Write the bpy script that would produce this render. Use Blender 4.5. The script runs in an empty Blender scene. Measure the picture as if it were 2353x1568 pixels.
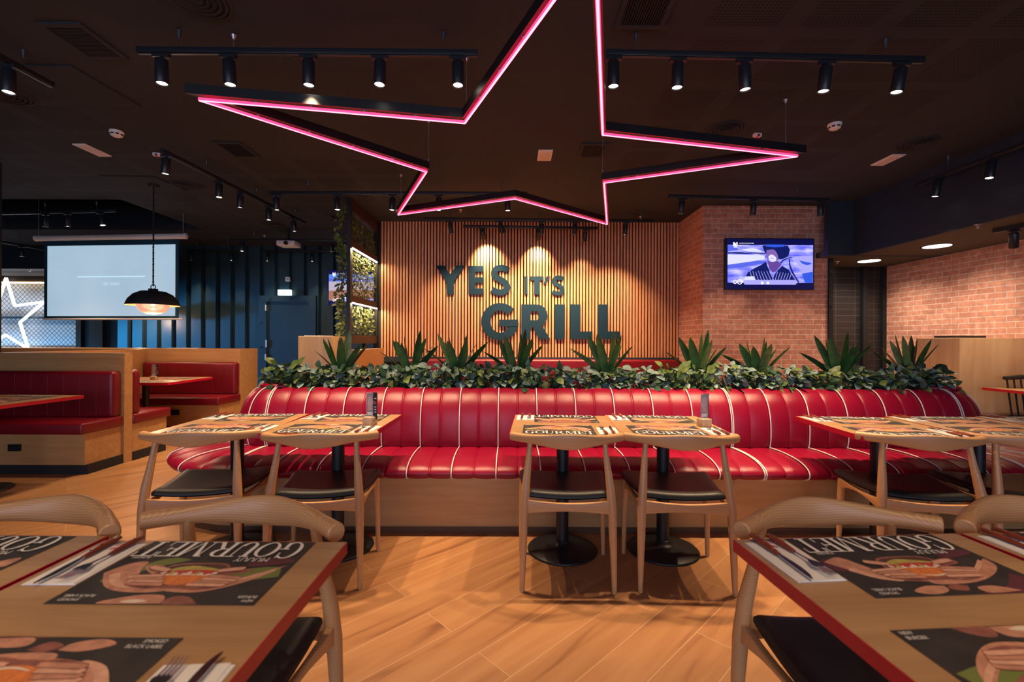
import bpy, math, random
from mathutils import Vector, Matrix
C = bpy.context.scene.collection
sc = bpy.context.scene
R = math.radians
rnd = random.Random(7)

# ------------------------------------------------------------------ camera
CAMH = 1.245; F = 1045.8; ROLL = 0.0038
cd = bpy.data.cameras.new('camera'); cam = bpy.data.objects.new('camera', cd); C.objects.link(cam)
cam.location = (0, 0, CAMH); cam.rotation_euler = (R(90), -ROLL, 0)
cd.lens = 16.0; cd.sensor_width = 36.0; cd.clip_start = 0.05; cd.clip_end = 60
cd.dof.use_dof = True; cd.dof.focus_distance = 2.9; cd.dof.aperture_fstop = 3.2
sc.camera = cam
# ------------------------------------------------------------------ view
sc.view_settings.view_transform = 'Standard'; sc.view_settings.look = 'None'
sc.view_settings.gamma = 1.0; sc.view_settings.use_curve_mapping = False
sc.view_settings.exposure = 0.45
# ------------------------------------------------------------------ world: dim bluish surroundings
w = bpy.data.worlds.new('world'); sc.world = w; w.use_nodes = True
w.node_tree.nodes['Background'].inputs[0].default_value = (0.35, 0.5, 0.8, 1)
w.node_tree.nodes['Background'].inputs[1].default_value = 0.3

def area(name, loc, rot, sx, sy, power, col):
    l = bpy.data.lights.new(name, 'AREA'); l.shape = 'RECTANGLE'; l.size = sx; l.size_y = sy
    l.energy = power; l.color = col
    o = bpy.data.objects.new(name, l); C.objects.link(o); o.location = loc; o.rotation_euler = rot
    return o
# unseen area lamp added for the soft bluish light from behind the camera
area('daylight_fill', (-1, -4.6, 1.6), (R(90), 0, 0), 9.0, 2.4, 155, (0.70, 0.74, 1.0))
l = bpy.data.lights.new('blue_wall_fill', 'SPOT'); l.energy = 3000; l.color = (0.04, 0.45, 1.0); l.spot_size = R(30); l.spot_blend = 1.0; l.shadow_soft_size = 0.25  # added blue spot tinting the corrugated wall; no such fitting stands at left
o = bpy.data.objects.new('blue_wall_fill', l); C.objects.link(o); o.location = (-12.4, 6.9, 1.5)
o.rotation_euler = (Vector((-6.0, 9.3, 0.85))-o.location).to_track_quat('-Z', 'Y').to_euler()
SPOTW = 80.0; WARM = (1.0, 0.68, 0.40)

# ------------------------------------------------------------------ pixel -> place
def at(px, py, Y=None, z=None, X=None):
    u = px - 1176.5; v = py - 784.0
    u, v = u + ROLL * v, v - ROLL * u
    if z is not None: Y = (CAMH - z) * F / v
    if X is not None: Y = X * F / u
    return Vector((u * Y / F, Y, CAMH - v * Y / F))

# ------------------------------------------------------------------ materials
class NT:
    def __init__(s, name):
        s.m = bpy.data.materials.new(name); s.m.use_nodes = True
        s.t = s.m.node_tree; s.b = s.t.nodes['Principled BSDF']
    def n(s, t, **k):
        x = s.t.nodes.new(t)
        for a, v in k.items():
            if a.startswith('_'): x.inputs[int(a[1:])].default_value = v
            else: setattr(x, a, v)
        return x
    def l(s, a, b): s.t.links.new(a, b)
    def math(s, op, a, b=None, c=None):
        x = s.n('ShaderNodeMath', operation=op)
        for i, v in enumerate((a, b, c)):
            if v is None: continue
            if isinstance(v, (int, float)): x.inputs[i].default_value = v
            else: s.l(v, x.inputs[i])
        return x.outputs[0]
    def mapping(s, scale=(1,1,1), rot=(0,0,0), loc=(0,0,0), out='Object'):
        tc = s.n('ShaderNodeTexCoord'); mp = s.n('ShaderNodeMapping')
        mp.inputs['Scale'].default_value = scale; mp.inputs['Rotation'].default_value = rot; mp.inputs['Location'].default_value = loc
        s.l(tc.outputs[out], mp.inputs[0]); return mp.outputs[0]
    def ramp(s, fac, stops):
        r = s.n('ShaderNodeValToRGB'); e = r.color_ramp.elements
        while len(e) < len(stops): e.new(0.5)
        for i, (p, c) in enumerate(stops): e[i].position = p; e[i].color = (*c, 1)
        s.l(fac, r.inputs[0]); return r.outputs[0]
    def mix(s, f, a, b, mode='MIX'):
        x = s.n('ShaderNodeMix', data_type='RGBA', blend_type=mode)
        for i, v in ((0, f), (6, a), (7, b)):
            if isinstance(v, (int, float)): x.inputs[i].default_value = v
            elif isinstance(v, tuple): x.inputs[i].default_value = (*v, 1)
            else: s.l(v, x.inputs[i])
        return x.outputs[2]
    def bump(s, h, strength=0.3, dist=0.01):
        b = s.n('ShaderNodeBump'); b.inputs['Strength'].default_value = strength; b.inputs['Distance'].default_value = dist
        s.l(h, b.inputs['Height']); s.l(b.outputs[0], s.b.inputs['Normal'])
def P(name, col, rough=0.5, metal=0.0, var=0.0, vscale=20, bump=0.0, bscale=200, spec=0.5, coat=0.0):
    t = NT(name); b = t.b
    b.inputs['Base Color'].default_value = (*col, 1); b.inputs['Roughness'].default_value = rough
    b.inputs['Metallic'].default_value = metal; b.inputs['Specular IOR Level'].default_value = spec
    b.inputs['Coat Weight'].default_value = coat
    if var:
        nz = t.n('ShaderNodeTexNoise'); nz.inputs['Scale'].default_value = vscale; t.l(t.mapping(), nz.inputs[0])
        a = tuple(max(0, c*(1-var)) for c in col); d = tuple(min(1, c*(1+var)) for c in col)
        t.l(t.ramp(nz.outputs[0], [(0.3, a), (0.7, d)]), b.inputs['Base Color'])
    if bump:
        nz = t.n('ShaderNodeTexNoise'); nz.inputs['Scale'].default_value = bscale; t.l(t.mapping(), nz.inputs[0])
        t.bump(nz.outputs[0], bump, 0.002)
    return t.m
def E(name, col, strength, base=(0,0,0)):
    t = NT(name); t.b.inputs['Base Color'].default_value = (*base, 1)
    t.b.inputs['Emission Color'].default_value = (*col, 1); t.b.inputs['Emission Strength'].default_value = strength
    t.b.inputs['Roughness'].default_value = 0.4
    return t.m
def wood(name, c0, c1, scale=(3, 40, 40), rough=0.45, rot=(0,0,0), knots=True):
    t = NT(name); mp = t.mapping(scale, rot)
    n1 = t.n('ShaderNodeTexNoise'); n1.inputs['Scale'].default_value = 1.0; n1.inputs['Detail'].default_value = 6; n1.inputs['Distortion'].default_value = 0.6
    t.l(mp, n1.inputs[0])
    n2 = t.n('ShaderNodeTexNoise'); n2.inputs['Scale'].default_value = 2.2; n2.inputs['Detail'].default_value = 3; t.l(t.mapping(), n2.inputs[0])
    f = t.math('ADD', t.math('MULTIPLY', n1.outputs[0], 0.7), t.math('MULTIPLY', n2.outputs[0], 0.3))
    t.l(t.ramp(f, [(0.32, c0), (0.62, c1)]), t.b.inputs['Base Color'])
    t.b.inputs['Roughness'].default_value = rough
    t.bump(n1.outputs[0], 0.05, 0.002)
    return t.m
def grain(name, c0, c1, sc_, rough=0.4):
    t = NT(name); wv = t.n('ShaderNodeTexWave', wave_type='RINGS', rings_direction='X')
    wv.inputs['Scale'].default_value = sc_; wv.inputs['Distortion'].default_value = 3.0; wv.inputs['Detail'].default_value = 2.0; wv.inputs['Detail Scale'].default_value = 1.2
    t.l(t.mapping((0.5, 3.0, 2.0), (0, 0, 0), (0, 0.5, -1.2)), wv.inputs[0])
    t.l(t.ramp(wv.outputs[1], [(0.0, c0), (0.8, c1)]), t.b.inputs['Base Color']); t.b.inputs['Roughness'].default_value = rough
    return t.m

M = {}
M['oak'] = wood('oak_laminate', (0.34, 0.19, 0.085), (0.47, 0.285, 0.14), (2.5, 26, 26), 0.32)
M['booth_wood'] = wood('booth_oak_board', (0.42, 0.215, 0.075), (0.53, 0.30, 0.12), (2.0, 22, 22), 0.4)
M['booth_wood_v'] = wood('upright_oak_board', (0.46, 0.29, 0.15), (0.60, 0.42, 0.24), (9, 9, 1.2), 0.4)
M['ash'] = grain('ash_wood', (0.50, 0.255, 0.10), (0.585, 0.325, 0.145), 22)
M['slat'] = wood('slat_wood', (0.58, 0.23, 0.095), (0.76, 0.36, 0.17), (26, 26, 1.4), 0.5)
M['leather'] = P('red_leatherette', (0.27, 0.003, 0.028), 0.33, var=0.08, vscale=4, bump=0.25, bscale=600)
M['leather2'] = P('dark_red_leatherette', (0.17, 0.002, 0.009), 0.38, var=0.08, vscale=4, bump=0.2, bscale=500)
M['piping'] = P('white_piping', (0.85, 0.83, 0.80), 0.35)
M['rededge'] = P('red_table_edge', (0.50, 0.003, 0.026), 0.35)
M['pad'] = P('black_leatherette', (0.013, 0.013, 0.014), 0.42, bump=0.2, bscale=400, spec=0.35)
M['black'] = P('black_powder_coat', (0.008, 0.010, 0.013), 0.42)
M['matt'] = P('matt_black', (0.012, 0.012, 0.014), 0.7)
M['track'] = P('track_black', (0.012, 0.016, 0.022), 0.38)
M['navy'] = P('night_blue_paint', (0.010, 0.022, 0.040), 0.75, var=0.1, vscale=3)
M['container'] = P('blue_steel_sheet', (0.018, 0.050, 0.075), 0.42)
M['letters'] = P('petrol_blue_board', (0.004, 0.024, 0.045), 0.75, spec=0.2)
M['white'] = P('white_plastic', (0.75, 0.74, 0.72), 0.45)
M['grille_pink'] = P('cream_diffuser', (0.72, 0.62, 0.58), 0.5)
M['grey'] = P('grey_metal', (0.25, 0.26, 0.28), 0.4, 0.6)
M['steel'] = P('polished_steel', (0.62, 0.62, 0.64), 0.16, 1.0)
M['hanger'] = P('dark_hanger', (0.06, 0.07, 0.09), 0.4, 0.5)
M['louvre'] = P('dark_louvre', (0.006, 0.006, 0.007), 0.8)
M['wire'] = P('steel_wire', (0.45, 0.45, 0.5), 0.35, 0.8)
M['handle'] = P('reddish_handle_wood', (0.20, 0.035, 0.014), 0.3, var=0.25, vscale=60)
M['paper'] = P('white_paper', (0.80, 0.79, 0.78), 0.7)
M['mat'] = P('dark_placemat', (0.030, 0.027, 0.029), 0.55, var=0.25, vscale=18)
M['skin'] = P('print_skin', (0.52, 0.25, 0.17), 0.55, var=0.22, vscale=45)
M['skinl'] = P('print_skin_light', (0.68, 0.38, 0.27), 0.55, var=0.15, vscale=60)
M['skin2'] = P('print_skin_shade', (0.27, 0.10, 0.08), 0.55, var=0.3, vscale=45)
M['bun'] = P('print_orange_bun', (0.66, 0.20, 0.05), 0.55, var=0.2, vscale=70)
M['sauce'] = P('print_cream', (0.72, 0.62, 0.52), 0.55)
M['tomato'] = P('print_red', (0.50, 0.05, 0.05), 0.55)
M['lettuce'] = P('print_lettuce', (0.42, 0.36, 0.09), 0.55, var=0.2, vscale=80)
M['meat'] = P('print_brown', (0.09, 0.045, 0.03), 0.55, var=0.3, vscale=80)
M['sleeve'] = P('print_olive', (0.16, 0.20, 0.05), 0.55)
M['plum'] = P('print_plum', (0.11, 0.03, 0.045), 0.55)
M['ink'] = P('print_white', (0.80, 0.79, 0.78), 0.55)
M['pink'] = P('print_pink', (0.65, 0.10, 0.16), 0.6)
M['pale'] = P('pale_block_wood', (0.60, 0.44, 0.28), 0.5, var=0.1, vscale=30)
def leafmat(name, c0, c1, rough=0.4):
    t = NT(name); nz = t.n('ShaderNodeTexNoise'); nz.inputs['Scale'].default_value = 14; t.l(t.mapping(), nz.inputs[0])
    t.l(t.ramp(nz.outputs[0], [(0.35, c0), (0.65, c1)]), t.b.inputs['Base Color']); t.b.inputs['Roughness'].default_value = rough
    return t.m
M['leaf_dark'] = leafmat('dark_green_leaf', (0.014, 0.045, 0.026), (0.045, 0.10, 0.055))
M['leaf_grey'] = leafmat('grey_green_leaf', (0.11, 0.19, 0.175), (0.22, 0.32, 0.29), 0.5)
M['leaf_lime'] = leafmat('yellow_green_leaf', (0.06, 0.12, 0.03), (0.16, 0.22, 0.06))
M['leaf_spike'] = leafmat('blade_leaf', (0.008, 0.050, 0.016), (0.030, 0.115, 0.022), 0.35)
M['ivy'] = leafmat('ivy_leaf', (0.05, 0.085, 0.015), (0.18, 0.22, 0.05))
M['stem'] = P('brown_stem', (0.05, 0.035, 0.02), 0.8)
M['soil'] = P('dark_soil', (0.015, 0.011, 0.009), 0.95)
M['lens'] = E('lit_lens', (1.0, 0.90, 0.72), 9)
M['downlight'] = E('downlight_disc', (1.0, 0.94, 0.85), 6)
M['neon_red'] = E('red_neon', (1.0, 0.018, 0.07), 4.2)
M['neon_core'] = E('red_neon_core', (1.0, 0.20, 0.28), 3.0)
M['neon_white'] = E('white_neon', (1.0, 0.88, 0.85), 2.2)
M['led'] = E('led_strip', (1.0, 0.78, 0.62), 10)
M['led_warm'] = E('warm_led', (1.0, 0.62, 0.30), 4)
M['exit'] = E('exit_sign_white', (0.75, 1.0, 0.85), 2.2)
M['exit_green'] = E('exit_sign_green', (0.02, 0.30, 0.10), 1.0)
def Em(name, c, s=1.0): M[name] = E(name, c, s*0.78)
Em('tv_navy', (0.002, 0.003, 0.06)); Em('tv_deep', (0.004, 0.01, 0.12)); Em('tv_blue', (0.03, 0.10, 0.75)); Em('tv_lilac', (0.38, 0.36, 1.0), 1.1)
Em('tv_pale', (0.62, 0.62, 1.0), 1.2); Em('tv_white', (0.9, 0.9, 1.0), 1.3); Em('tv_purple', (0.13, 0.06, 0.32)); Em('tv_face', (0.22, 0.12, 0.45))
Em('tv_sky', (0.10, 0.24, 0.75)); Em('tv_sand', (0.40, 0.17, 0.12)); Em('tv_sandlight', (0.5, 0.42, 0.55)); Em('tv_mid', (0.10, 0.14, 0.8))
t = NT('tv_background'); nz = t.n('ShaderNodeTexNoise'); nz.inputs['Scale'].default_value = 1.0; nz.inputs['Detail'].default_value = 5; t.l(t.mapping((4, 4, 14)), nz.inputs[0])
t.l(t.ramp(nz.outputs[0], [(0.3, (0.05, 0.06, 0.62)), (0.5, (0.22, 0.22, 0.95)), (0.68, (0.55, 0.52, 1.0))]), t.b.inputs['Emission Color'])
t.b.inputs['Emission Strength'].default_value = 1.0; t.b.inputs['Base Color'].default_value = (0, 0, 0, 1); M['tv_bg'] = t.m
t = NT('projected_light'); nz = t.n('ShaderNodeTexNoise'); nz.inputs['Scale'].default_value = 1.1; t.l(t.mapping(), nz.inputs[0])
t.l(t.ramp(nz.outputs[0], [(0.3, (0.36, 0.53, 0.68)), (0.7, (0.44, 0.60, 0.74))]), t.b.inputs['Emission Color'])
t.b.inputs['Emission Strength'].default_value = 0.66; t.b.inputs['Base Color'].default_value = (0.12, 0.12, 0.12, 1); M['proj'] = t.m
M['proj_line'] = E('projected_line', (0.55, 0.78, 0.90), 0.75)
M['screen_edge'] = P('screen_border', (0.006, 0.05, 0.09), 0.6)
t = NT('clear_acrylic'); t.b.inputs['Alpha'].default_value = 0.22; t.b.inputs['Roughness'].default_value = 0.08; t.b.inputs['Base Color'].default_value = (0.85, 0.87, 0.9, 1); M['acrylic'] = t.m
t = NT('pink_globe_glass'); t.b.inputs['Transmission Weight'].default_value = 0.6; t.b.inputs['Roughness'].default_value = 0.15; t.b.inputs['Base Color'].default_value = (1.0, 0.66, 0.52, 1)
t.b.inputs['Emission Color'].default_value = (1, 0.42, 0.28, 1); t.b.inputs['Emission Strength'].default_value = 0.55; M['globe'] = t.m
# ceiling with perforated acoustic fields
t = NT('dark_perforated_ceiling'); tc = t.n('ShaderNodeTexCoord'); sx = t.n('ShaderNodeSeparateXYZ'); t.l(tc.outputs['Object'], sx.inputs[0]); X_, Y_ = sx.outputs[0], sx.outputs[1]
def cell(v, start, per, fill): 
    f = t.math('FRACT', t.math('DIVIDE', t.math('SUBTRACT', v, start), per)); return t.math('LESS_THAN', f, fill/per)
def rng(v, a, b): return t.math('MULTIPLY', t.math('GREATER_THAN', v, a), t.math('LESS_THAN', v, b))
def mul(*a):
    r = a[0]
    for b in a[1:]: r = t.math('MULTIPLY', r, b)
    return r
right = mul(cell(X_, 1.165, 0.58, 0.45), cell(Y_, 2.89, 0.58, 0.48), rng(X_, 1.1, 3.4), rng(Y_, 1.0, 5.2))
l1 = mul(cell(X_, -4.74, 0.595, 0.47), cell(Y_, 3.77, 0.54, 0.43), rng(X_, -8.0, -3.55), rng(Y_, 2.6, 9.0))
l2 = mul(cell(X_, -4.74, 0.595, 0.47), cell(Y_, 3.77, 0.54, 0.43), rng(X_, -3.55, -1.2), rng(Y_, 4.75, 7.2))
zone = t.math('MINIMUM', t.math('ADD', t.math('ADD', right, l1), l2), 1.0)
px_ = t.math('SUBTRACT', t.math('FRACT', t.math('DIVIDE', X_, 0.024)), 0.5); py_ = t.math('SUBTRACT', t.math('FRACT', t.math('DIVIDE', Y_, 0.024)), 0.5)
dot = t.math('LESS_THAN', t.math('ADD', t.math('MULTIPLY', px_, px_), t.math('MULTIPLY', py_, py_)), 0.12)
t.l(t.mix(t.math('MULTIPLY', zone, dot), (0.018, 0.022, 0.029), (0.0008, 0.0008, 0.0008)), t.b.inputs['Base Color']); t.b.inputs['Roughness'].default_value = 0.85
M['ceiling'] = t.m
M['cdark'] = P('ceiling_paint', (0.017, 0.021, 0.028), 0.85)
def brick(name, axis):
    t = NT(name); tc = t.n('ShaderNodeTexCoord'); s = t.n('ShaderNodeSeparateXYZ'); t.l(tc.outputs['Object'], s.inputs[0])
    cb = t.n('ShaderNodeCombineXYZ'); t.l(s.outputs[axis], cb.inputs[0]); t.l(s.outputs[2], cb.inputs[1])
    nzw = t.n('ShaderNodeTexNoise'); nzw.inputs['Scale'].default_value = 9; t.l(tc.outputs['Object'], nzw.inputs[0])
    va = t.n('ShaderNodeVectorMath', operation='SCALE'); va.inputs['Scale'].default_value = 0.012; t.l(nzw.outputs[1], va.inputs[0])
    vb = t.n('ShaderNodeVectorMath', operation='ADD'); t.l(cb.outputs[0], vb.inputs[0]); t.l(va.outputs[0], vb.inputs[1])
    b = t.n('ShaderNodeTexBrick', offset=0.42, offset_frequency=2, squash=1.0); b.inputs['Scale'].default_value = 1
    b.inputs['Brick Width'].default_value = 0.225; b.inputs['Row Height'].default_value = 0.0715; b.inputs['Mortar Size'].default_value = 0.0045; b.inputs['Mortar Smooth'].default_value = 0.3
    b.inputs['Color1'].default_value = (0.62, 0.31, 0.22, 1); b.inputs['Color2'].default_value = (0.48, 0.21, 0.145, 1); b.inputs['Mortar'].default_value = (0.68, 0.60, 0.55, 1)
    t.l(vb.outputs[0], b.inputs[0])
    nz = t.n('ShaderNodeTexNoise'); nz.inputs['Scale'].default_value = 16; nz.inputs['Detail'].default_value = 5; t.l(tc.outputs['Object'], nz.inputs[0])
    t.l(t.mix(0.75, b.outputs[0], t.ramp(nz.outputs[0], [(0.3, (0.62, 0.58, 0.58)), (0.7, (1.15, 1.1, 1.05))]), 'MULTIPLY'), t.b.inputs['Base Color'])
    t.b.inputs['Roughness'].default_value = 0.85
    h = t.math('ADD', t.math('MULTIPLY', b.outputs[1], -1.0), t.math('MULTIPLY', nz.outputs[0], 0.35)); t.bump(h, 0.6, 0.008)
    return t.m
M['brick_x'] = brick('brick_along_x', 0); M['brick_y'] = brick('brick_along_y', 1)
t = NT('black_metro_tile'); tc = t.n('ShaderNodeTexCoord'); s = t.n('ShaderNodeSeparateXYZ'); t.l(tc.outputs['Object'], s.inputs[0]); cb = t.n('ShaderNodeCombineXYZ'); t.l(s.outputs[0], cb.inputs[0]); t.l(s.outputs[2], cb.inputs[1])
b = t.n('ShaderNodeTexBrick', offset=0.0); b.inputs['Scale'].default_value = 1; b.inputs['Brick Width'].default_value = 0.30; b.inputs['Row Height'].default_value = 0.098; b.inputs['Mortar Size'].default_value = 0.002
b.inputs['Color1'].default_value = (0.012, 0.012, 0.013, 1); b.inputs['Color2'].default_value = (0.018, 0.017, 0.018, 1); b.inputs['Mortar'].default_value = (0.09, 0.085, 0.08, 1)
t.l(cb.outputs[0], b.inputs[0]); t.l(b.outputs[0], t.b.inputs['Base Color']); t.b.inputs['Roughness'].default_value = 0.3; t.bump(b.outputs[1], -0.3, 0.003); M['tile'] = t.m
# floor: wood-look planks at 45 degrees
t = NT('oak_look_floor_plank'); mp = t.mapping((1, 1, 1), (0, 0, R(-44)), (0.03, 0.06, 0))
b = t.n('ShaderNodeTexBrick', offset=0.37, offset_frequency=2); b.inputs['Scale'].default_value = 1; b.inputs['Brick Width'].default_value = 1.2; b.inputs['Row Height'].default_value = 0.182; b.inputs['Mortar Size'].default_value = 0.0016; b.inputs['Bias'].default_value = 0.0
b.inputs['Color1'].default_value = (0.0, 0.0, 0.0, 1); b.inputs['Color2'].default_value = (1.0, 1.0, 1.0, 1); b.inputs['Mortar'].default_value = (0.5, 0.5, 0.5, 1)
t.l(mp, b.inputs[0])
off = t.n('ShaderNodeVectorMath', operation='SCALE'); off.inputs['Scale'].default_value = 7.0; t.l(b.outputs[0], off.inputs[0])
ad = t.n('ShaderNodeVectorMath', operation='ADD'); t.l(mp, ad.inputs[0]); t.l(off.outputs[0], ad.inputs[1])
m2 = t.n('ShaderNodeMapping'); m2.inputs['Scale'].default_value = (0.8, 8, 1); t.l(ad.outputs[0], m2.inputs[0])
n1 = t.n('ShaderNodeTexNoise'); n1.inputs['Scale'].default_value = 1.6; n1.inputs['Detail'].default_value = 7; n1.inputs['Distortion'].default_value = 0.7; t.l(m2.outputs[0], n1.inputs[0])
n2 = t.n('ShaderNodeTexNoise'); n2.inputs['Scale'].default_value = 1.5; t.l(ad.outputs[0], n2.inputs[0])
c1 = t.ramp(n1.outputs[0], [(0.28, (0.235, 0.095, 0.036)), (0.42, (0.40, 0.185, 0.073)), (0.75, (0.50, 0.26, 0.11))])
c2 = t.mix(0.35, c1, t.ramp(b.outputs[0], [(0.0, (0.80, 0.76, 0.74)), (1.0, (1.12, 1.1, 1.08))]), 'MULTIPLY')
c3 = t.mix(t.math('MULTIPLY', b.outputs[1], 0.8), c2, (0.60, 0.40, 0.24))
t.l(c3, t.b.inputs['Base Color']); t.b.inputs['Roughness'].default_value = 0.42; t.bump(t.math('MULTIPLY', b.outputs[1], -1), 0.25, 0.002); M['floor'] = t.m
# mural panel
t = NT('pale_blue_mural'); gx = t.mapping((1, 1, 1), (0, R(45), 0)); s = t.n('ShaderNodeSeparateXYZ'); t.l(gx, s.inputs[0])
g1 = t.math('LESS_THAN', t.math('FRACT', t.math('DIVIDE', s.outputs[0], 0.075)), 0.14); g2 = t.math('LESS_THAN', t.math('FRACT', t.math('DIVIDE', s.outputs[2], 0.075)), 0.14)
t.l(t.mix(t.math('MAXIMUM', g1, g2), (0.46, 0.55, 0.62), (0.03, 0.05, 0.08)), t.b.inputs['Base Color']); t.b.inputs['Roughness'].default_value = 0.6; M['mural'] = t.m

# ------------------------------------------------------------------ mesh builder
class MB:
    def __init__(s): s.v = []; s.f = []; s.mi = []; s.sm = []; s.cur = 0
    def add(s, vs, fs, smooth=False):
        o = len(s.v); s.v += [tuple(p) for p in vs]
        for f in fs: s.f.append([i + o for i in f]); s.mi.append(s.cur); s.sm.append(smooth)
        return s
    def box(s, x0, x1, y0, y1, z0, z1, M4=None):
        vs = [Vector(p) for p in ((x0,y0,z0),(x1,y0,z0),(x1,y1,z0),(x0,y1,z0),(x0,y0,z1),(x1,y0,z1),(x1,y1,z1),(x0,y1,z1))]
        if M4: vs = [M4 @ p for p in vs]
        return s.add(vs, [(0,3,2,1),(4,5,6,7),(0,1,5,4),(1,2,6,5),(2,3,7,6),(3,0,4,7)])
    def tube(s, pts, rads, n=12, cap=True, flat=1.0):
        pts = [Vector(p) for p in pts]; rings = []
        if isinstance(rads, (int, float)): rads = [rads]*len(pts)
        ref = None
        for i, p in enumerate(pts):
            d = (pts[min(i+1, len(pts)-1)] - pts[max(i-1, 0)]).normalized()
            if ref is None:
                ref = Vector((0,0,1)) if abs(d.z) < 0.9 else Vector((1,0,0))
            a = d.cross(ref).normalized(); b = a.cross(d).normalized(); ref = b
            rings.append([p + (a*math.cos(2*math.pi*k/n) + b*math.sin(2*math.pi*k/n)*flat)*rads[i] for k in range(n)])
        vs = [q for r in rings for q in r]; fs = []
        for i in range(len(rings)-1):
            for k in range(n):
                fs.append((i*n+k, i*n+(k+1)%n, (i+1)*n+(k+1)%n, (i+1)*n+k))
        s.add(vs, fs, True)
        if cap: s.add(rings[0], [tuple(range(n))]); s.add(rings[-1], [tuple(reversed(range(n)))])
        return s
    def lathe(s, prof, c=(0,0,0), n=24, M4=None):
        vs = []; fs = []
        for r, z in prof:
            for k in range(n):
                p = Vector((c[0]+r*math.cos(2*math.pi*k/n), c[1]+r*math.sin(2*math.pi*k/n), c[2]+z))
                vs.append(M4 @ p if M4 else p)
        for i in range(len(prof)-1):
            for k in range(n): fs.append((i*n+k, i*n+(k+1)%n, (i+1)*n+(k+1)%n, (i+1)*n+k))
        return s.add(vs, fs, True)
    def poly(s, pts, z0, z1=None, conv=lambda a, b, c: (a, b, c)):
        n = len(pts)
        if z1 is None: return s.add([conv(a, b, z0) for a, b in pts], [tuple(range(n))])
        vs = [conv(a, b, z0) for a, b in pts] + [conv(a, b, z1) for a, b in pts]
        return s.add(vs, [tuple(reversed(range(n))), tuple(range(n, 2*n))] + [(i, (i+1)%n, n+(i+1)%n, n+i) for i in range(n)])
    def grid(s, pts, nu, nv, closed_u=False, smooth=True):
        fs = []
        for i in range(nu if closed_u else nu-1):
            for j in range(nv-1):
                a = i*nv+j; b_ = ((i+1) % nu)*nv+j; fs.append((a, b_, b_+1, a+1))
        return s.add(pts, fs, smooth)
    def build(s, name, mats, parent=None, bevel=0, fixn=False):
        me = bpy.data.meshes.new(name); me.from_pydata(s.v, [], s.f)
        for m in (mats if isinstance(mats, (list, tuple)) else [mats]): me.materials.append(M[m] if isinstance(m, str) else m)
        me.polygons.foreach_set('material_index', s.mi); me.polygons.foreach_set('use_smooth', s.sm)
        me.update()
        if fixn:
            import bmesh
            bm = bmesh.new(); bm.from_mesh(me); bmesh.ops.recalc_face_normals(bm, faces=bm.faces); bm.to_mesh(me); bm.free()
        o = bpy.data.objects.new(name, me); C.objects.link(o)
        if parent: o.parent = parent
        if bevel:
            bv = o.modifiers.new('bevel', 'BEVEL'); bv.width = bevel; bv.segments = 3; bv.limit_method = 'ANGLE'
            for p in me.polygons: p.use_smooth = True
        return o
def tag(o, label, cat, group=None, kind=None):
    o['label'] = label; o['category'] = cat
    if group: o['group'] = group
    if kind: o['kind'] = kind
    return o
def thing(name, label, cat, loc=(0,0,0), rz=0, group=None):
    o = bpy.data.objects.new(name, None); C.objects.link(o); o.location = loc; o.rotation_euler = (0, 0, rz); o.empty_display_size = 0.1
    return tag(o, label, cat, group)
def struct(name, mb, mat, **k):
    o = mb.build(name, mat, **k); o['kind'] = 'structure'; return o
def dup(src, loc, rz=0, label=None, group=None):
    def cp(o, par):
        c = o.copy(); C.objects.link(c)
        if par: c.parent = par
        for ch in kids.get(o.name, []): cp(ch, c)
        return c
    kids = {}
    def walk(o):
        kids[o.name] = list(o.children)
        for ch in o.children: walk(ch)
    walk(src); r = cp(src, None); r.location = loc; r.rotation_euler = (0, 0, rz)
    if label: r['label'] = label
    if group: r['group'] = group
    return r
def box(x0, x1, y0, y1, z0, z1): return MB().box(x0, x1, y0, y1, z0, z1)
_tc = {}
def text_geo(s, size=1.0):
    if s not in _tc:
        cu = bpy.data.curves.new('t', 'FONT'); cu.body = s; cu.size = 1.0; cu.align_x = 'CENTER'; cu.align_y = 'CENTER'; cu.resolution_u = 2
        o = bpy.data.objects.new('t', cu); C.objects.link(o); bpy.context.view_layer.update()
        me = o.to_mesh(); _tc[s] = ([tuple(v.co) for v in me.vertices], [tuple(p.vertices) for p in me.polygons])
        o.to_mesh_clear(); bpy.data.objects.remove(o); bpy.data.curves.remove(cu)
    v, f = _tc[s]; return [(a*size, b*size) for a, b, _ in v], f

# ================================================================== SETTING
CZ = 3.175
struct('floor', box(-13, 8, -4.6, 11.2, -0.1, 0), 'floor')
mb = MB(); mb.box(-5.4, 4.65, -4.6, 9.5, CZ, CZ+0.1); mb.box(-13, -5.4, -4.6, 6.27, CZ, CZ+0.1); mb.box(-13, -5.4, 8.0, 9.5, CZ, CZ+0.1)
struct('ceiling', mb, 'ceiling')
mb = MB(); mb.box(-13, -5.3, 6.17, 6.27, CZ+0.1, 4.1); mb.box(-13, -5.3, 8.0, 8.1, CZ+0.1, 4.1); mb.box(-5.4, -5.3, 6.27, 8.0, CZ+0.1, 4.1); mb.box(-13, -5.3, 6.17, 8.1, 4.1, 4.2)
struct('ceiling_recess', mb, 'navy')
mb = MB(); mb.box(4.65, 4.72, -4.6, 6.2, 2.43, CZ+0.1); mb.box(4.3, 4.72, 6.2, 6.27, 2.43, CZ+0.1)
struct('trim_1', mb, 'navy')
mb = MB(); mb.box(4.72, 8, -4.6, 6.2, 2.43, 2.5); mb.box(4.3, 8, 6.27, 7.4, 2.43, 2.5)
struct('ceiling_lower_right', mb, P('soffit_taupe', (0.055, 0.045, 0.038), 0.8))
mb = MB(); mb.box(-13, -8.06, 9.4, 9.5, 2.70, CZ+0.1); mb.box(-13, -8.06, 9.5, 10.9, 2.70, 2.8)
struct('ceiling_lower_left', mb, 'navy')
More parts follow.
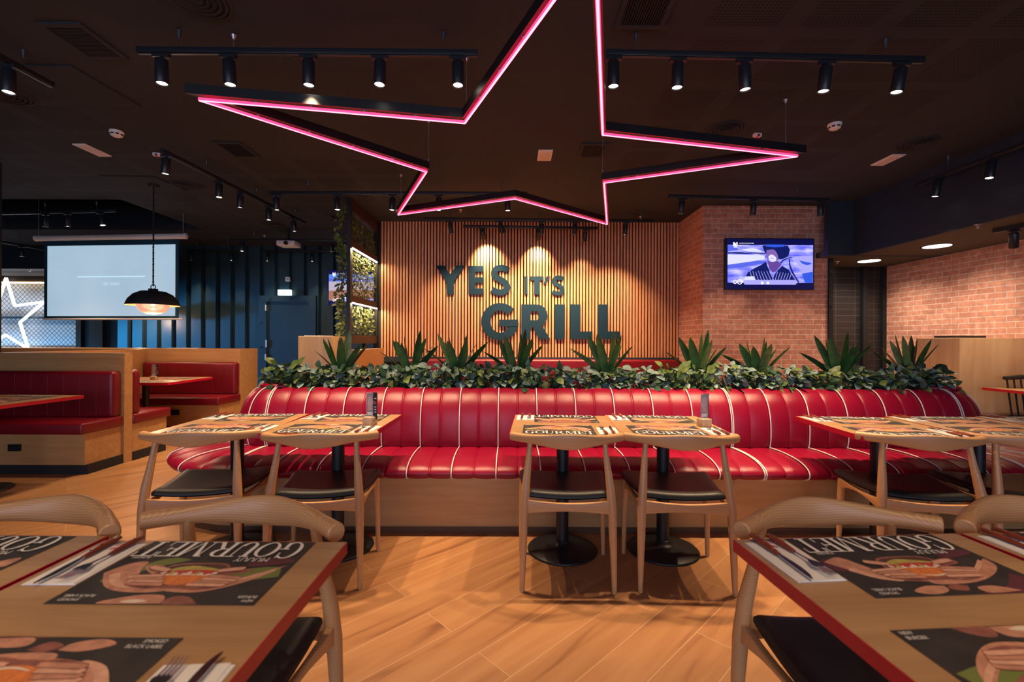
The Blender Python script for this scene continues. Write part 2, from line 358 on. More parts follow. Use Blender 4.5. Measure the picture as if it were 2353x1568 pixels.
struct('wall_left', box(-13.1, -13, -4.6, 11.2, 0, 4.2), 'navy')
struct('wall_front', MB().box(-13, -6, -4.9, -4.8, 0, 4.2).box(5, 8, -4.9, -4.8, 0, 4.2).box(-6, 5, -4.9, -4.8, 2.9, 4.2), 'navy')
fr = MB()
for x in (-6, -3.3, -0.5, 2.3, 4.92): fr.box(x, x+0.08, -4.88, -4.82, 0, 2.9)
struct('added_window_1', fr, 'black')  # unseen shopfront frames, invented to go with the area lamp behind the camera
struct('wall_right', box(5.86, 6.0, -4.6, 7.4, 0, 2.43), 'brick_y')
struct('wall_right_back', box(4.5, 5.86, 7.17, 7.3, 0, 2.43), 'tile')
mb = MB(); mb.box(5.48, 5.55, 7.10, 7.17, 0, 2.43); mb.box(5.80, 5.86, 7.12, 7.17, 0, 2.43)
struct('trim_2', mb, 'black')
mb = MB(); mb.box(4.47, 4.53, 6.42, 6.49, 0, 2.43)
for z in (0.6, 1.3, 1.75, 2.2): mb.tube([(4.5, 6.42, z), (4.5, 6.405, z)], 0.012, 8)
struct('trim_3', mb, 'black')
# brick column
struct('wall_brick_column', box(2.72, 4.47, 6.45, 7.4, 0, CZ), 'brick_x')
struct('wall_brick_column_side', box(2.70, 2.72, 6.451, 7.4, 0, CZ), 'brick_y')
# slatted back wall
wb = struct('wall_back', box(-2.2, 2.70, 7.40, 7.5, 0, CZ), 'matt')
mb = MB(); x = -2.12
while x < 2.66: mb.box(x, x+0.029, 7.362, 7.4, 0.985, CZ-0.002); x += 0.0503
mb.build('timber_slats', 'slat', wb)
struct('baseboard_back', box(-2.15, 2.70, 7.35, 7.4, 0.90, 0.985), 'navy')
# corrugated container wall
mb = MB(); prof = []; x = -8.06
while x < -2.2:
    prof += [(x, 9.30), (x+0.20, 9.30), (x+0.225, 9.38), (x+0.275, 9.38)]; x += 0.30
prof.append((x, 9.30))
pts = [];
for (a, b_) in prof: pts += [(a, b_, 0), (a, b_, CZ)]
mb.grid(pts, len(prof), 2, smooth=False)
struct('wall_back_left', mb, 'container')
struct('wall_behind_screen', box(-2.2, -2.12, 7.5, 9.5, 0, CZ), 'navy')
struct('wall_far_left', MB().box(-10.0, -8.06, 10.6, 10.7, 0, 2.7).box(-8.06, -8.0, 9.35, 10.7, 0, 2.7), 'container')
struct('wall_mural', box(-13, -10.07, 10.6, 10.7, 0, 2.56), 'mural')
mb = MB(); mb.box(-10.07, -9.95, 10.5, 10.62, 0, 2.7); mb.box(-9.75, -9.45, 10.5, 10.6, 0, 2.7); mb.box(-13, -10.07, 10.5, 10.6, 2.56, 2.7)
struct('trim_4', mb, 'matt')
struct('trim_5', MB().box(-13, -10.1, 10.52, 10.56, 1.72, 1.77).box(-13, -10.1, 10.52, 10.56, 0.98, 1.04), 'container')
struct('wall_post', box(-5.90, -5.61, 4.76, 5.0, 0, CZ), 'matt')
# door in container wall
d1 = struct('door_1', box(-4.98, -4.13, 9.24, 9.28, 0, 2.03), 'container')
mb = MB(); mb.box(-5.14, -4.98, 9.22, 9.30, 0, 2.15); mb.box(-4.13, -3.98, 9.22, 9.30, 0, 2.15); mb.box(-4.98, -4.13, 9.22, 9.30, 2.03, 2.15)
for (a, c) in ((-5.1, .5), (-5.1, 1.1), (-5.1, 1.6), (-4.05, .5), (-4.05, 1.1), (-4.05, 1.6), (-4.9, 2.09), (-4.5, 2.09), (-4.2, 2.09)): mb.tube([(a, 9.22, c), (a, 9.205, c)], 0.014, 8)
mb.build('door_frame', 'container', d1)
for z in (0.9, 1.9): MB().tube([(-4.99, 9.22, z-0.06), (-4.99, 9.22, z+0.06)], 0.014, 8).build('hinge', 'white', d1)
MB().box(-4.99, -4.965, 9.21, 9.22, 1.1, 1.25).build('hinge', 'white', d1)

# ceiling access panels
for (pl, lb) in (([(50,148),(165,150),(325,243),(160,243)], 'square access hatch in ceiling beside the large slotted grille'),
                 ([(228,403),(355,405),(430,437),(290,437)], 'square access hatch in ceiling near pendant lamp canopy')):
    q = [at(a, b_, z=CZ) for a, b_ in pl]; mb = MB().poly([(p.x, p.y) for p in q], CZ-0.012, CZ)
    tag(mb.build('ceiling_hatch', 'cdark'), lb, 'ceiling hatch')

# ================================================================== NEON STAR
SZ = 2.725
spx = [(457,228),(1068,281),(1368,-133),(1385,308),(1832,358),(1388,419),(1395,515),(1183,456),(915,493),(980,394)]
star = [at(a, b_, z=SZ) for a, b_ in spx]
cx = sum(p.x for p in star)/10; cy = sum(p.y for p in star)/10
ns = thing('neon_star_light', 'huge five-pointed star of glowing pink-red neon hanging from ceiling', 'neon light', (cx, cy, SZ))
loc = [(p.x-cx, p.y-cy) for p in star]
def sweep(mb, pts, hw, z0, z1, closed=True, off=0.0):
    n = len(pts); A = []; B = []
    for i in range(n):
        p = Vector(pts[i]); a = (p-Vector(pts[i-1])).normalized() if (closed or i) else None; b_ = (Vector(pts[(i+1) % n])-p).normalized() if (closed or i < n-1) else None
        if a is None: a = b_
        if b_ is None: b_ = a
        na = Vector((-a.y, a.x)); nb = Vector((-b_.y, b_.x)); m = (na+nb)
        m = m/m.length if m.length > 1e-6 else na
        k = min(1/max(m.dot(na), 0.2), 4.0)
        A.append(p+m*(off+hw)*k); B.append(p+m*(off-hw)*k)
    for i in range(n if closed else n-1):
        j = (i+1) % n
        q = [A[i], B[i], B[j], A[j]]
        vs = [(p.x, p.y, z0) for p in q]+[(p.x, p.y, z1) for p in q]
        mb.add(vs, [(0,1,2,3),(7,6,5,4),(0,4,5,1),(1,5,6,2),(2,6,7,3),(3,7,4,0)])
    return mb
tb = MB()
for i in range(10):
    a = Vector((*loc[i], 0)); b_ = Vector((*loc[(i+1) % 10], 0)); tb.tube([a, b_], 0.0105, 10); 
tb.cur = 1
for i in range(10):
    a = Vector((*loc[i], -0.0052)); b_ = Vector((*loc[(i+1) % 10], -0.0052)); tb.tube([a, b_], 0.0075, 8)
tb.build('neon_tube', ['neon_red', 'neon_core'], ns)
hb = MB(); sweep(hb, loc, 0.022, 0.02, 0.082)
hb.build('housing', 'black', ns, fixn=True)
clip_me = None
for i in range(10):
    a = Vector(loc[i]); b_ = Vector(loc[(i+1) % 10]); L = (b_-a).length; k = max(3, int(L/0.3))
    for j in range(1, k):
        p = a.lerp(b_, j/k)
        if clip_me is None: clip_me = MB().box(-0.008, 0.008, -0.008, 0.008, 0.006, 0.022).build('tube_clip', 'wire', ns); c_ = clip_me
        else: c_ = clip_me.copy(); C.objects.link(c_)
        c_.location = (p.x, p.y, 0)
for (hx, hy, tx) in ((507,180,0),(1052,190,0),(975,283,0),(1395,318,0),(1795,237,0),(940,420,0),(1183,420,0)):
    p = at(hx, hy, z=CZ)
for i, fr_ in ((0, 0.08), (1, 0.02), (9, 0.02), (5, 0.02), (4, 0.04), (8, 0.03), (6, 0.03), (2, 0.05)):
    p = Vector(loc[i])*(1-fr_); w_ = MB().tube([(p.x, p.y, 0.08), (p.x, p.y, CZ-SZ-0.002)], 0.0022, 6)
    w_.tube([(p.x, p.y, 0.08), (p.x, p.y, 0.115)], 0.006, 8).tube([(p.x, p.y, CZ-SZ-0.025), (p.x, p.y, CZ-SZ-0.001)], [0.008, 0.018], 10)
    w_.build('suspension_wire', 'wire', ns)

# ================================================================== TRACKS AND SPOTLIGHTS
ORD = ['leftmost', 'second from left', 'third from left', 'fourth from left', 'fifth from left', 'sixth from left']
def track(a, b_, label, hang, z=None):
    d = b_-a; L = d.length; o = thing('lighting_track', label, 'light track', tuple(a), math.atan2(d.y, d.x), 'ceiling light tracks')
    mb = MB().box(0, L, -0.017, 0.017, 0, 0.034); mb.box(0, L, -0.010, 0.010, -0.006, 0); mb.build('rail', 'track', o, bevel=0.002)
    MB().box(-0.004, 0.0, -0.018, 0.018, -0.002, 0.036).build('end_cap', 'matt', o); MB().box(L, L+0.004, -0.018, 0.018, -0.002, 0.036).build('end_cap', 'matt', o)
    for h in hang:
        x = L*h; q = MB().tube([(x, 0, 0.034), (x, 0, CZ-a.z)], 0.0025, 6); q.tube([(x, 0, CZ-a.z-0.05), (x, 0, CZ-a.z-0.001)], [0.007, 0.015], 12); q.build('hanger', 'hanger', o)
    return o
def make_spot():
    o = thing('spotlight', 'x', 'spotlight', (0, 0, 0))
    MB().box(-0.05, 0.05, -0.015, 0.015, -0.02, 0).tube([(0, 0, -0.02), (0, 0, -0.04)], 0.012, 10).build('track_adapter', 'track', o)
    b = MB().lathe([(0.0, -0.035), (0.034, -0.035), (0.036, -0.038), (0.036, -0.185), (0.034, -0.188), (0.031, -0.188), (0.030, -0.178)], n=24); bo = b.build('body', 'track', o)
    MB().lathe([(0.0, -0.178), (0.030, -0.1785)], n=20).build('lens', 'lens', bo)
    l = bpy.data.lights.new('spot_lamp', 'SPOT'); l.energy = SPOTW; l.color = WARM; l.spot_size = R(74); l.spot_blend = 0.9; l.shadow_soft_size = 0.016
    lo = bpy.data.objects.new('spot_lamp', l); C.objects.link(lo); lo.parent = bo; lo.location = (0, 0, -0.19)
    return o
spot0 = make_spot(); spot0_used = [False]
lights2 = {}
def spot(x, y, z, label, tilt=(0, 0), power=1.0, ang=74, color=None):
    if spot0_used[0]: o = dup(spot0, (x, y, z))
    else: o = spot0; spot0_used[0] = True; o.location = (x, y, z)
    o['label'] = label; o['group'] = 'black cylinder track spotlights'; o['category'] = 'spotlight'
    body = [c for c in o.children if c.name.startswith('body')][0]; body.rotation_euler = (R(tilt[0]), R(tilt[1]), 0)
    lo = [c for c in body.children if c.type == 'LIGHT'][0]; key = (power, ang, color)
    if key not in lights2:
        l = lo.data.copy(); l.energy = SPOTW*power; l.spot_size = R(ang)
        if color: l.color = color
        lights2[key] = l
    lo.data = lights2[key]
    return o
def trk(p0, p1, z, label, hang, pxs, slab, Y0=None, power=1.0, tilt=(0, 0), ang=74, tilts=None, axis='x', color=None, powers=None):
    a = at(p0[0], p0[1], z=z+0.017); b_ = at(p1[0], p1[1], z=z+0.017)
    if Y0: a.y = b_.y = Y0; a.x = (p0[0]-1176.5)*Y0/F; b_.x = (p1[0]-1176.5)*Y0/F
    a.z = b_.z = z
    track(a, b_, label, hang)
    for i, px in enumerate(pxs):
        s = (px-1176.5)/F; d = b_-a; den = d.x - s*d.y; t_ = (s*a.y-a.x)/den if abs(den) > 1e-6 else 0.5
        p = a + d*min(max(t_, 0.02), 0.985)
        tl = tilts[i] if tilts else (tilt[0]+rnd.uniform(-4, 4), tilt[1]+rnd.uniform(-4, 4))
        pos = (ORD[i] if axis == 'x' else ['nearest', 'second nearest', 'third nearest', 'fourth nearest', 'farthest'][i])
        spot(p.x, p.y, z-0.006, '%s black cylinder spotlight on %s' % (pos, slab), tl, power*(powers[i] if powers else 1), ang, color)
trk((318,116),(1097,123), 3.03, 'long black light track at front left above the star\'s left arm', (0.12, 0.90), (368,522,706,871,1050), 'the front left track above the star', power=1.3)
trk((1395,122),(2120,138), 3.03, 'long black light track at front right above the star\'s right arm', (0.09, 0.88), (1405,1556,1708,1898,2070), 'the front right track above the star', power=1.3, tilts=[(0,0),(0,2),(2,-3),(3,5),(2,9)])
trk((-200,22),(120,195), 3.03, 'black light track cut off by the upper left edge of view', (0.75,), (18,), 'the track at the upper left corner')
trk((372,345),(700,512), 3.03, 'black light track running back across the left dining area', (0.22, 0.55, 0.9), (377,502,552,616,673), 'the receding track left of the star', axis='y')
trk((620,443),(1210,445), 3.02, 'black light track crossing behind the star\'s lower left arm', (0.15, 0.9), (633,773,901,1007,1165), 'the track behind the lower edge of the star')
trk((975,503),(1500,508), 3.03, 'black light track in front of the slatted wall, farther from it', (0.12, 0.49, 0.95), (1033,1147,1244,1321,1438), 'the outer track before the slatted wall', power=1.9, tilts=[(7,-5),(7,-14),(6,2),(5,3),(5,6)], ang=105)
trk((1065,520),(1372,524), 2.98, 'shorter black light track closest to the slatted wall', (0.1, 0.9), (1107,1237,1344), 'the short track closest to the slatted wall', power=2.6, tilts=[(42,-8),(38,0),(14,2)], ang=85, powers=[0.45, 0.34, 0.15])
trk((1537,451),(1905,459), 3.02, 'black light track in front of the brick column', (0.2, 0.8), (1567,1731,1884), 'the track before the brick column', tilts=[(8,4),(8,0),(4,-3)])
trk((2110,424),(2460,292), 2.98, 'black light track along the dark bulkhead at upper right', (0.25, 0.8), (2155,2278), 'the track beside the right bulkhead', tilts=[(3,8),(-2,10)])
trk((-150,494),(265,484), 3.03, 'black light track at the edge of the ceiling recess on the left', (0.62, 0.9), (104,154,228), 'the track at the ceiling recess', tilts=[(0,2),(0,0),(0,-14)])
trk((-60,545),(108,574), 2.96, 'black light track at far left beyond the ceiling recess', (0.6,), (48,), 'the far left track beyond the recess', power=1.6)
trk((530,551),(800,552), 3.02, 'black light track carrying the far projector near the blue wall', (0.2, 0.8), (555,760), 'the back track carrying the projector')
trk((600,576),(800,577), 3.00, 'black light track over the exit door in the blue wall', (0.2, 0.8), (614,716), 'the back track above the exit sign', power=0.5)
trk((428,575),(548,575), 3.00, 'short black light track right of the projection screen', (0.2, 0.8), (438,531), 'the short back track beside the projection screen', power=0.5)
for (xa, xb, lb, xs) in ((-2.4, -0.3, 'black light track over the foreground left tables, above the frame', (-2.0, -1.3, -0.65)), (0.5, 2.6, 'black light track over the foreground right tables, above the frame', (0.75, 1.35, 2.1))):
    track(Vector((xa, 0.25, 3.03)), Vector((xb, 0.25, 3.03)), lb, (0.1, 0.9))
    for i, x in enumerate(xs): spot(x, 0.25, 3.024, '%s spotlight on the %s' % (ORD[i], lb.replace('black ', '')), (0, 0), 0.55)
# low track under the right soffit
a = at(2283, 536, z=2.385); b_ = at(2440, 508, z=2.385); a.z = b_.z = 2.385
d = b_-a; o = thing('lighting_track', 'short black light track fixed under the low ceiling at right', 'light track', tuple(a), math.atan2(d.y, d.x), 'ceiling light tracks')
MB().box(0, d.length, -0.018, 0.018, 0, 0.045).build('rail', 'track', o)
q_ = a+d*0.32; spot(q_.x, q_.y, 2.385, 'tilted black cylinder spotlight under the low ceiling at right', (14, -16), 0.6)
# projector
pj = at(663, 562, Y=7.98); o = thing('projector', 'white ceiling projector hanging from the back track', 'projector', tuple(pj))
MB().box(-0.16, 0.16, -0.12, 0.14, -0.04, 0.05).build('body', 'white', o, bevel=0.02)
MB().tube([(0.02, -0.12, 0), (0.02, -0.15, 0)], 0.035, 16).build('lens', 'black', o)
MB().box(-0.015, 0.015, -0.015, 0.015, 0.05, CZ-pj.z).build('mount', 'track', o)
# recessed downlights
for (px, py, lb) in ((2153, 566, 'larger glowing round downlight in right low ceiling, nearer the camera'), (1997, 600, 'smaller glowing round downlight in right low ceiling, farther back')):
    p = at(px, py, z=2.43); o = thing('recessed_downlight', lb, 'downlight', (p.x, p.y, 2.43), 0, 'recessed downlights')
    MB().lathe([(0.135, 0), (0.155, -0.004), (0.157, 0)], n=32).build('rim', 'matt', o)
    MB().lathe([(0.0, -0.003), (0.135, -0.003)], n=32).build('diffuser', 'downlight', o)
    l = bpy.data.lights.new('downlight_lamp', 'SPOT'); l.energy = 120; l.color = (1, 0.80, 0.58); l.spot_size = R(150); l.spot_blend = 1; l.shadow_soft_size = 0.13
    lo = bpy.data.objects.new('downlight_lamp', l); C.objects.link(lo); lo.parent = o; lo.location = (0, 0, -0.02)

# ------------------------------------------------------------------ ceiling fittings
def slot_grille(pts, label, n, along):
    q = [at(a, b_, z=CZ) for a, b_ in pts]; x0 = min(p.x for p in q); x1 = max(p.x for p in q); y0 = min(p.y for p in q); y1 = max(p.y for p in q)
    o = thing('ceiling_grille', label, 'ceiling grille', ((x0+x1)/2, (y0+y1)/2, CZ), 0, 'dark slotted air grilles'); w_, h_ = (x1-x0)/2, (y1-y0)/2
    f = MB(); e = 0.03
    f.box(-w_, w_, -h_, -h_+e, -0.014, 0); f.box(-w_, w_, h_-e, h_, -0.014, 0); f.box(-w_, -w_+e, -h_+e, h_-e, -0.014, 0); f.box(w_-e, w_, -h_+e, h_-e, -0.014, 0); f.build('frame', 'cdark', o)
    s = MB()
    for i in range(n):
        if along == 'x': y = -h_+e+(2*h_-2*e)*(i+0.5)/n; s.box(-w_+e, w_-e, y-0.004, y+0.004, -0.012, 0)
        else: x = -w_+e+(2*w_-2*e)*(i+0.5)/n; s.box(x-0.004, x+0.004, -h_+e, h_-e, -0.012, 0)
    s.build('louvres', 'louvre', o); MB().box(-w_+e, w_-e, -h_+e, h_-e, -0.001, 0).build('backing', P('grille_dark', (0.002, 0.002, 0.002), 0.9), o)
slot_grille([(90,50),(185,50),(290,133),(205,133)], 'large dark slotted grille at upper left of ceiling', 22, 'x')
slot_grille([(495,325),(552,325),(600,360),(540,360)], 'dark slotted grille below the star\'s left arm', 12, 'x')
slot_grille([(1440,-30),(1550,-30),(1522,62),(1425,62)], 'dark slotted grille right of the star\'s top point', 16, 'y')
slot_grille([(1337,328),(1393,328),(1385,360),(1330,360)], 'dark slotted grille inside the star beside inner right corner', 12, 'y')
slot_grille([(755,492),(795,492),(800,505),(768,505)], 'small dark slotted grille beside the green wall top', 8, 'x')
for (px, py, lb) in ((430,425,'round ring diffuser beside the pendant lamp canopy'),(1665,298,'round ring diffuser above the star\'s right arm'),(2105,330,'round ring diffuser at right near cream diffuser'),(625,515,'small round ring diffuser at the far left rear ceiling'),(10,216,'round ring diffuser at the left edge of view'),(452,-4,'round ring diffuser at the top edge of view, left'),(820,448,'round ring diffuser beside the green wall frame')):
    p = at(px, py, z=CZ); o = thing('round_diffuser', 'black ' + lb, 'air diffuser', (p.x, p.y, CZ), 0, 'black round air diffusers')
    mb = MB()
    for r in (0.155, 0.125, 0.095, 0.065, 0.035): mb.lathe([(r, -0.002), (r-0.004, -0.016), (r-0.020, -0.006), (r-0.022, 0)], n=28)
    mb.lathe([(0.18, 0), (0.178, -0.008), (0.16, -0.008)], n=28); mb.build('rings', 'cdark', o)
for (pl, lb) in (([(170,331),(197,330),(253,357),(226,358)], 'cream square diffuser at left below smoke detector'), ([(1238,344),(1269,344),(1267,368),(1234,368)], 'cream square diffuser inside the star'), ([(2048,354),(2078,355),(2032,379),(2003,379)], 'cream square diffuser at right side of ceiling')):
    q = [at(a, b_, z=CZ) for a, b_ in pl]; x0 = min(p.x for p in q); x1 = max(p.x for p in q); y0 = min(p.y for p in q); y1 = max(p.y for p in q)
    x0 = (q[0].x+q[3].x)/2; x1 = (q[1].x+q[2].x)/2
    o = thing('square_diffuser', lb, 'air diffuser', ((x0+x1)/2, (y0+y1)/2, CZ), 0, 'cream square diffusers'); w_, h_ = (x1-x0)/2, (y1-y0)/2
    f = MB().box(-w_, w_, -h_, h_, -0.01, 0); f.build('frame', 'white', o)
    s = MB()
    for i in range(12): x = -w_*0.75+1.5*w_*(i+0.5)/12; s.box(x-0.003, x+0.003, -h_*0.8, h_*0.8, -0.016, -0.01)
    s.build('louvres', 'grille_pink', o)
for (px, py, lb) in ((268,302,'white round smoke detector at left of ceiling'),(1918,285,'white round smoke detector at right of ceiling')):
    p = at(px, py, z=CZ); o = thing('smoke_detector', lb, 'smoke detector', (p.x, p.y, CZ), 0, 'smoke detectors')
    MB().lathe([(0.055, 0), (0.055, -0.02), (0.05, -0.022), (0.046, -0.04), (0.032, -0.05), (0, -0.052)], n=28).build('housing', 'white', o)
    s = MB()
    for k in range(8): an = k*math.pi/4; s.box(0.046, 0.0495, -0.012, 0.012, -0.038, -0.026, Matrix.Rotation(an, 4, 'Z'))
    s.build('vents', 'black', o)
for (px, py, lb) in ((1740,312,'white and red alarm beacon above the star\'s right tip'),(361,357,'white and red alarm beacon beside the receding track')):
    p = at(px, py-5, z=CZ); o = thing('alarm_beacon', lb, 'alarm beacon', (p.x, p.y, CZ), 0.2, 'alarm beacons')
    MB().box(-0.035, 0.035, -0.02, 0.02, -0.03, 0).build('base', 'white', o, bevel=0.004); MB().box(-0.012, 0.012, -0.021, 0.021, -0.033, -0.012).build('red_lens', 'rededge', o)
def sprinkler(px, py, z, lb):
    p = at(px, py, z=z); o = thing('sprinkler', lb, 'sprinkler', (p.x, p.y, z), 0, 'fire sprinklers')
    MB().lathe([(0.03, 0), (0.028, -0.006), (0.01, -0.008), (0.008, -0.03)], n=16).build('cup', 'wire', o); MB().lathe([(0.0, -0.034), (0.018, -0.034), (0.018, -0.037), (0, -0.037)], n=14).build('deflector', 'wire', o)
sprinkler(2247, 516, 2.43, 'steel sprinkler under the right low ceiling, near bulkhead edge'); sprinkler(1924, 601, 2.43, 'steel sprinkler under the low ceiling above black tiles')
sprinkler(1058, 482, CZ, 'steel sprinkler in front of the slatted wall, left'); sprinkler(1472, 498, CZ, 'steel sprinkler in front of the slatted wall, right'); sprinkler(608, 541, CZ, 'steel sprinkler above the exit door area'); sprinkler(1676, 358, CZ, 'steel sprinkler inside the star\'s right point')
sprinkler(68, 620, 2.70, 'steel sprinkler above the star mural')

# ================================================================== WALL LETTERS
def zc(x, y, Y=7.325):   # lettering measured on the slatted wall plane
    p = at(980+x/4.706, 580+y/4.706, Y=7.36); return (p.x, p.z)
def letter(polys, lb, D=0.03):
    mb = MB()
    for i, pl in enumerate(polys):
        mb.poly([zc(*p) for p in pl], 7.335-0.00008*i*(1 if len(pl) == 4 and i > 0 and len(polys) < 60 else 0), 7.3645, lambda a, b, c: (a, c, b))
    return tag(mb.build('wall_letter', 'letters'), lb, 'letter', 'letters of the wall slogan')
def rct(x0, y0, x1, y1): return [(x0, y0), (x1, y0), (x1, y1), (x0, y1)]
def smooth(pts, n=6):
    out = []
    for i in range(len(pts)-1):
        p0 = pts[max(i-1, 0)]; p1 = pts[i]; p2 = pts[i+1]; p3 = pts[min(i+2, len(pts)-1)]
        for k in range(n):
            t_ = k/n; out.append(tuple(0.5*((2*p1[j])+(-p0[j]+p2[j])*t_+(2*p0[j]-5*p1[j]+4*p2[j]-p3[j])*t_*t_+(-p0[j]+3*p1[j]-3*p2[j]+p3[j])*t_**3) for j in (0, 1)))
    out.append(pts[-1]); return out
def ribbon(pts, wd, closed=False):
    L = []; Rr = []
    for i, p in enumerate(pts):
        a = pts[max(i-1, 0)]; b_ = pts[min(i+1, len(pts)-1)]; dx, dy = b_[0]-a[0], b_[1]-a[1]; l = math.hypot(dx, dy) or 1; w_ = wd[i] if isinstance(wd, list) else wd
        L.append((p[0]-dy/l*w_/2, p[1]+dx/l*w_/2)); Rr.append((p[0]+dy/l*w_/2, p[1]-dx/l*w_/2))
    return [[L[i], L[i+1], Rr[i+1], Rr[i]] for i in range(len(pts)-1)]
def ring(cx, cy, rx, ry, ix, iy, a0, a1, n=28):
    out = []
    for k in range(n):
        a, b_ = R(a0+(a1-a0)*k/n), R(a0+(a1-a0)*(k+1)/n)
        out.append([(cx+rx*math.cos(a), cy+ry*math.sin(a)), (cx+rx*math.cos(b_), cy+ry*math.sin(b_)), (cx+ix*math.cos(b_), cy+iy*math.sin(b_)), (cx+ix*math.cos(a), cy+iy*math.sin(a))])
    return out
letter([[(100,147),(193,147),(258,240),(258,330),(222,330)], [(258,240),(325,147),(413,147),(297,325),(258,330)], rct(222,322,297,458)], 'dark blue letter Y starting the word YES')
letter([rct(455,150,526,458), rct(526,150,616,214), rct(526,272,616,335), rct(526,392,616,458)], 'dark blue letter E in the word YES')
S = smooth([(884,196),(848,178),(800,171),(752,186),(730,228),(748,268),(800,298),(852,335),(874,380),(850,422),(798,436),(742,424),(706,405)], 6)
letter(ribbon(S, 66), 'large dark blue letter S ending the word YES')
letter([rct(1058,262,1093,458)], 'dark blue letter I starting the word IT\'S')
letter([rct(1122,262,1264,305), rct(1163,305,1226,458)], 'dark blue letter T in the word IT\'S')
letter([[(1298,262),(1337,262),(1287,345),(1262,345)]], 'dark blue slanted apostrophe in IT\'S')
letter(ribbon([(1352+(x-692)*0.655, 254+(y-138)*0.65) for x, y in S], 44), 'small dark blue letter S ending the word IT\'S')
g = ring(795, 751, 203, 201, 103, 119, 5, 318, 44) 
letter(g + [rct(788,728,992,803)], 'dark blue letter G starting the word GRILL')
letter([rct(1025,565,1125,940), rct(1125,565,1190,640), rct(1125,735,1190,808)] + ring(1190,686,117,121,24,49,-90,90,16) + [[(1140,800),(1232,770),(1338,940),(1222,940)]], 'dark blue letter R in the word GRILL')
letter([rct(1388,565,1495,940)], 'dark blue letter I in the word GRILL')
letter([rct(1555,565,1662,940), rct(1662,857,1792,940)], 'dark blue letter L next to the I in GRILL')
letter([rct(1853,565,1960,940), rct(1960,857,2090,940)], 'dark blue letter L at the right end of GRILL')

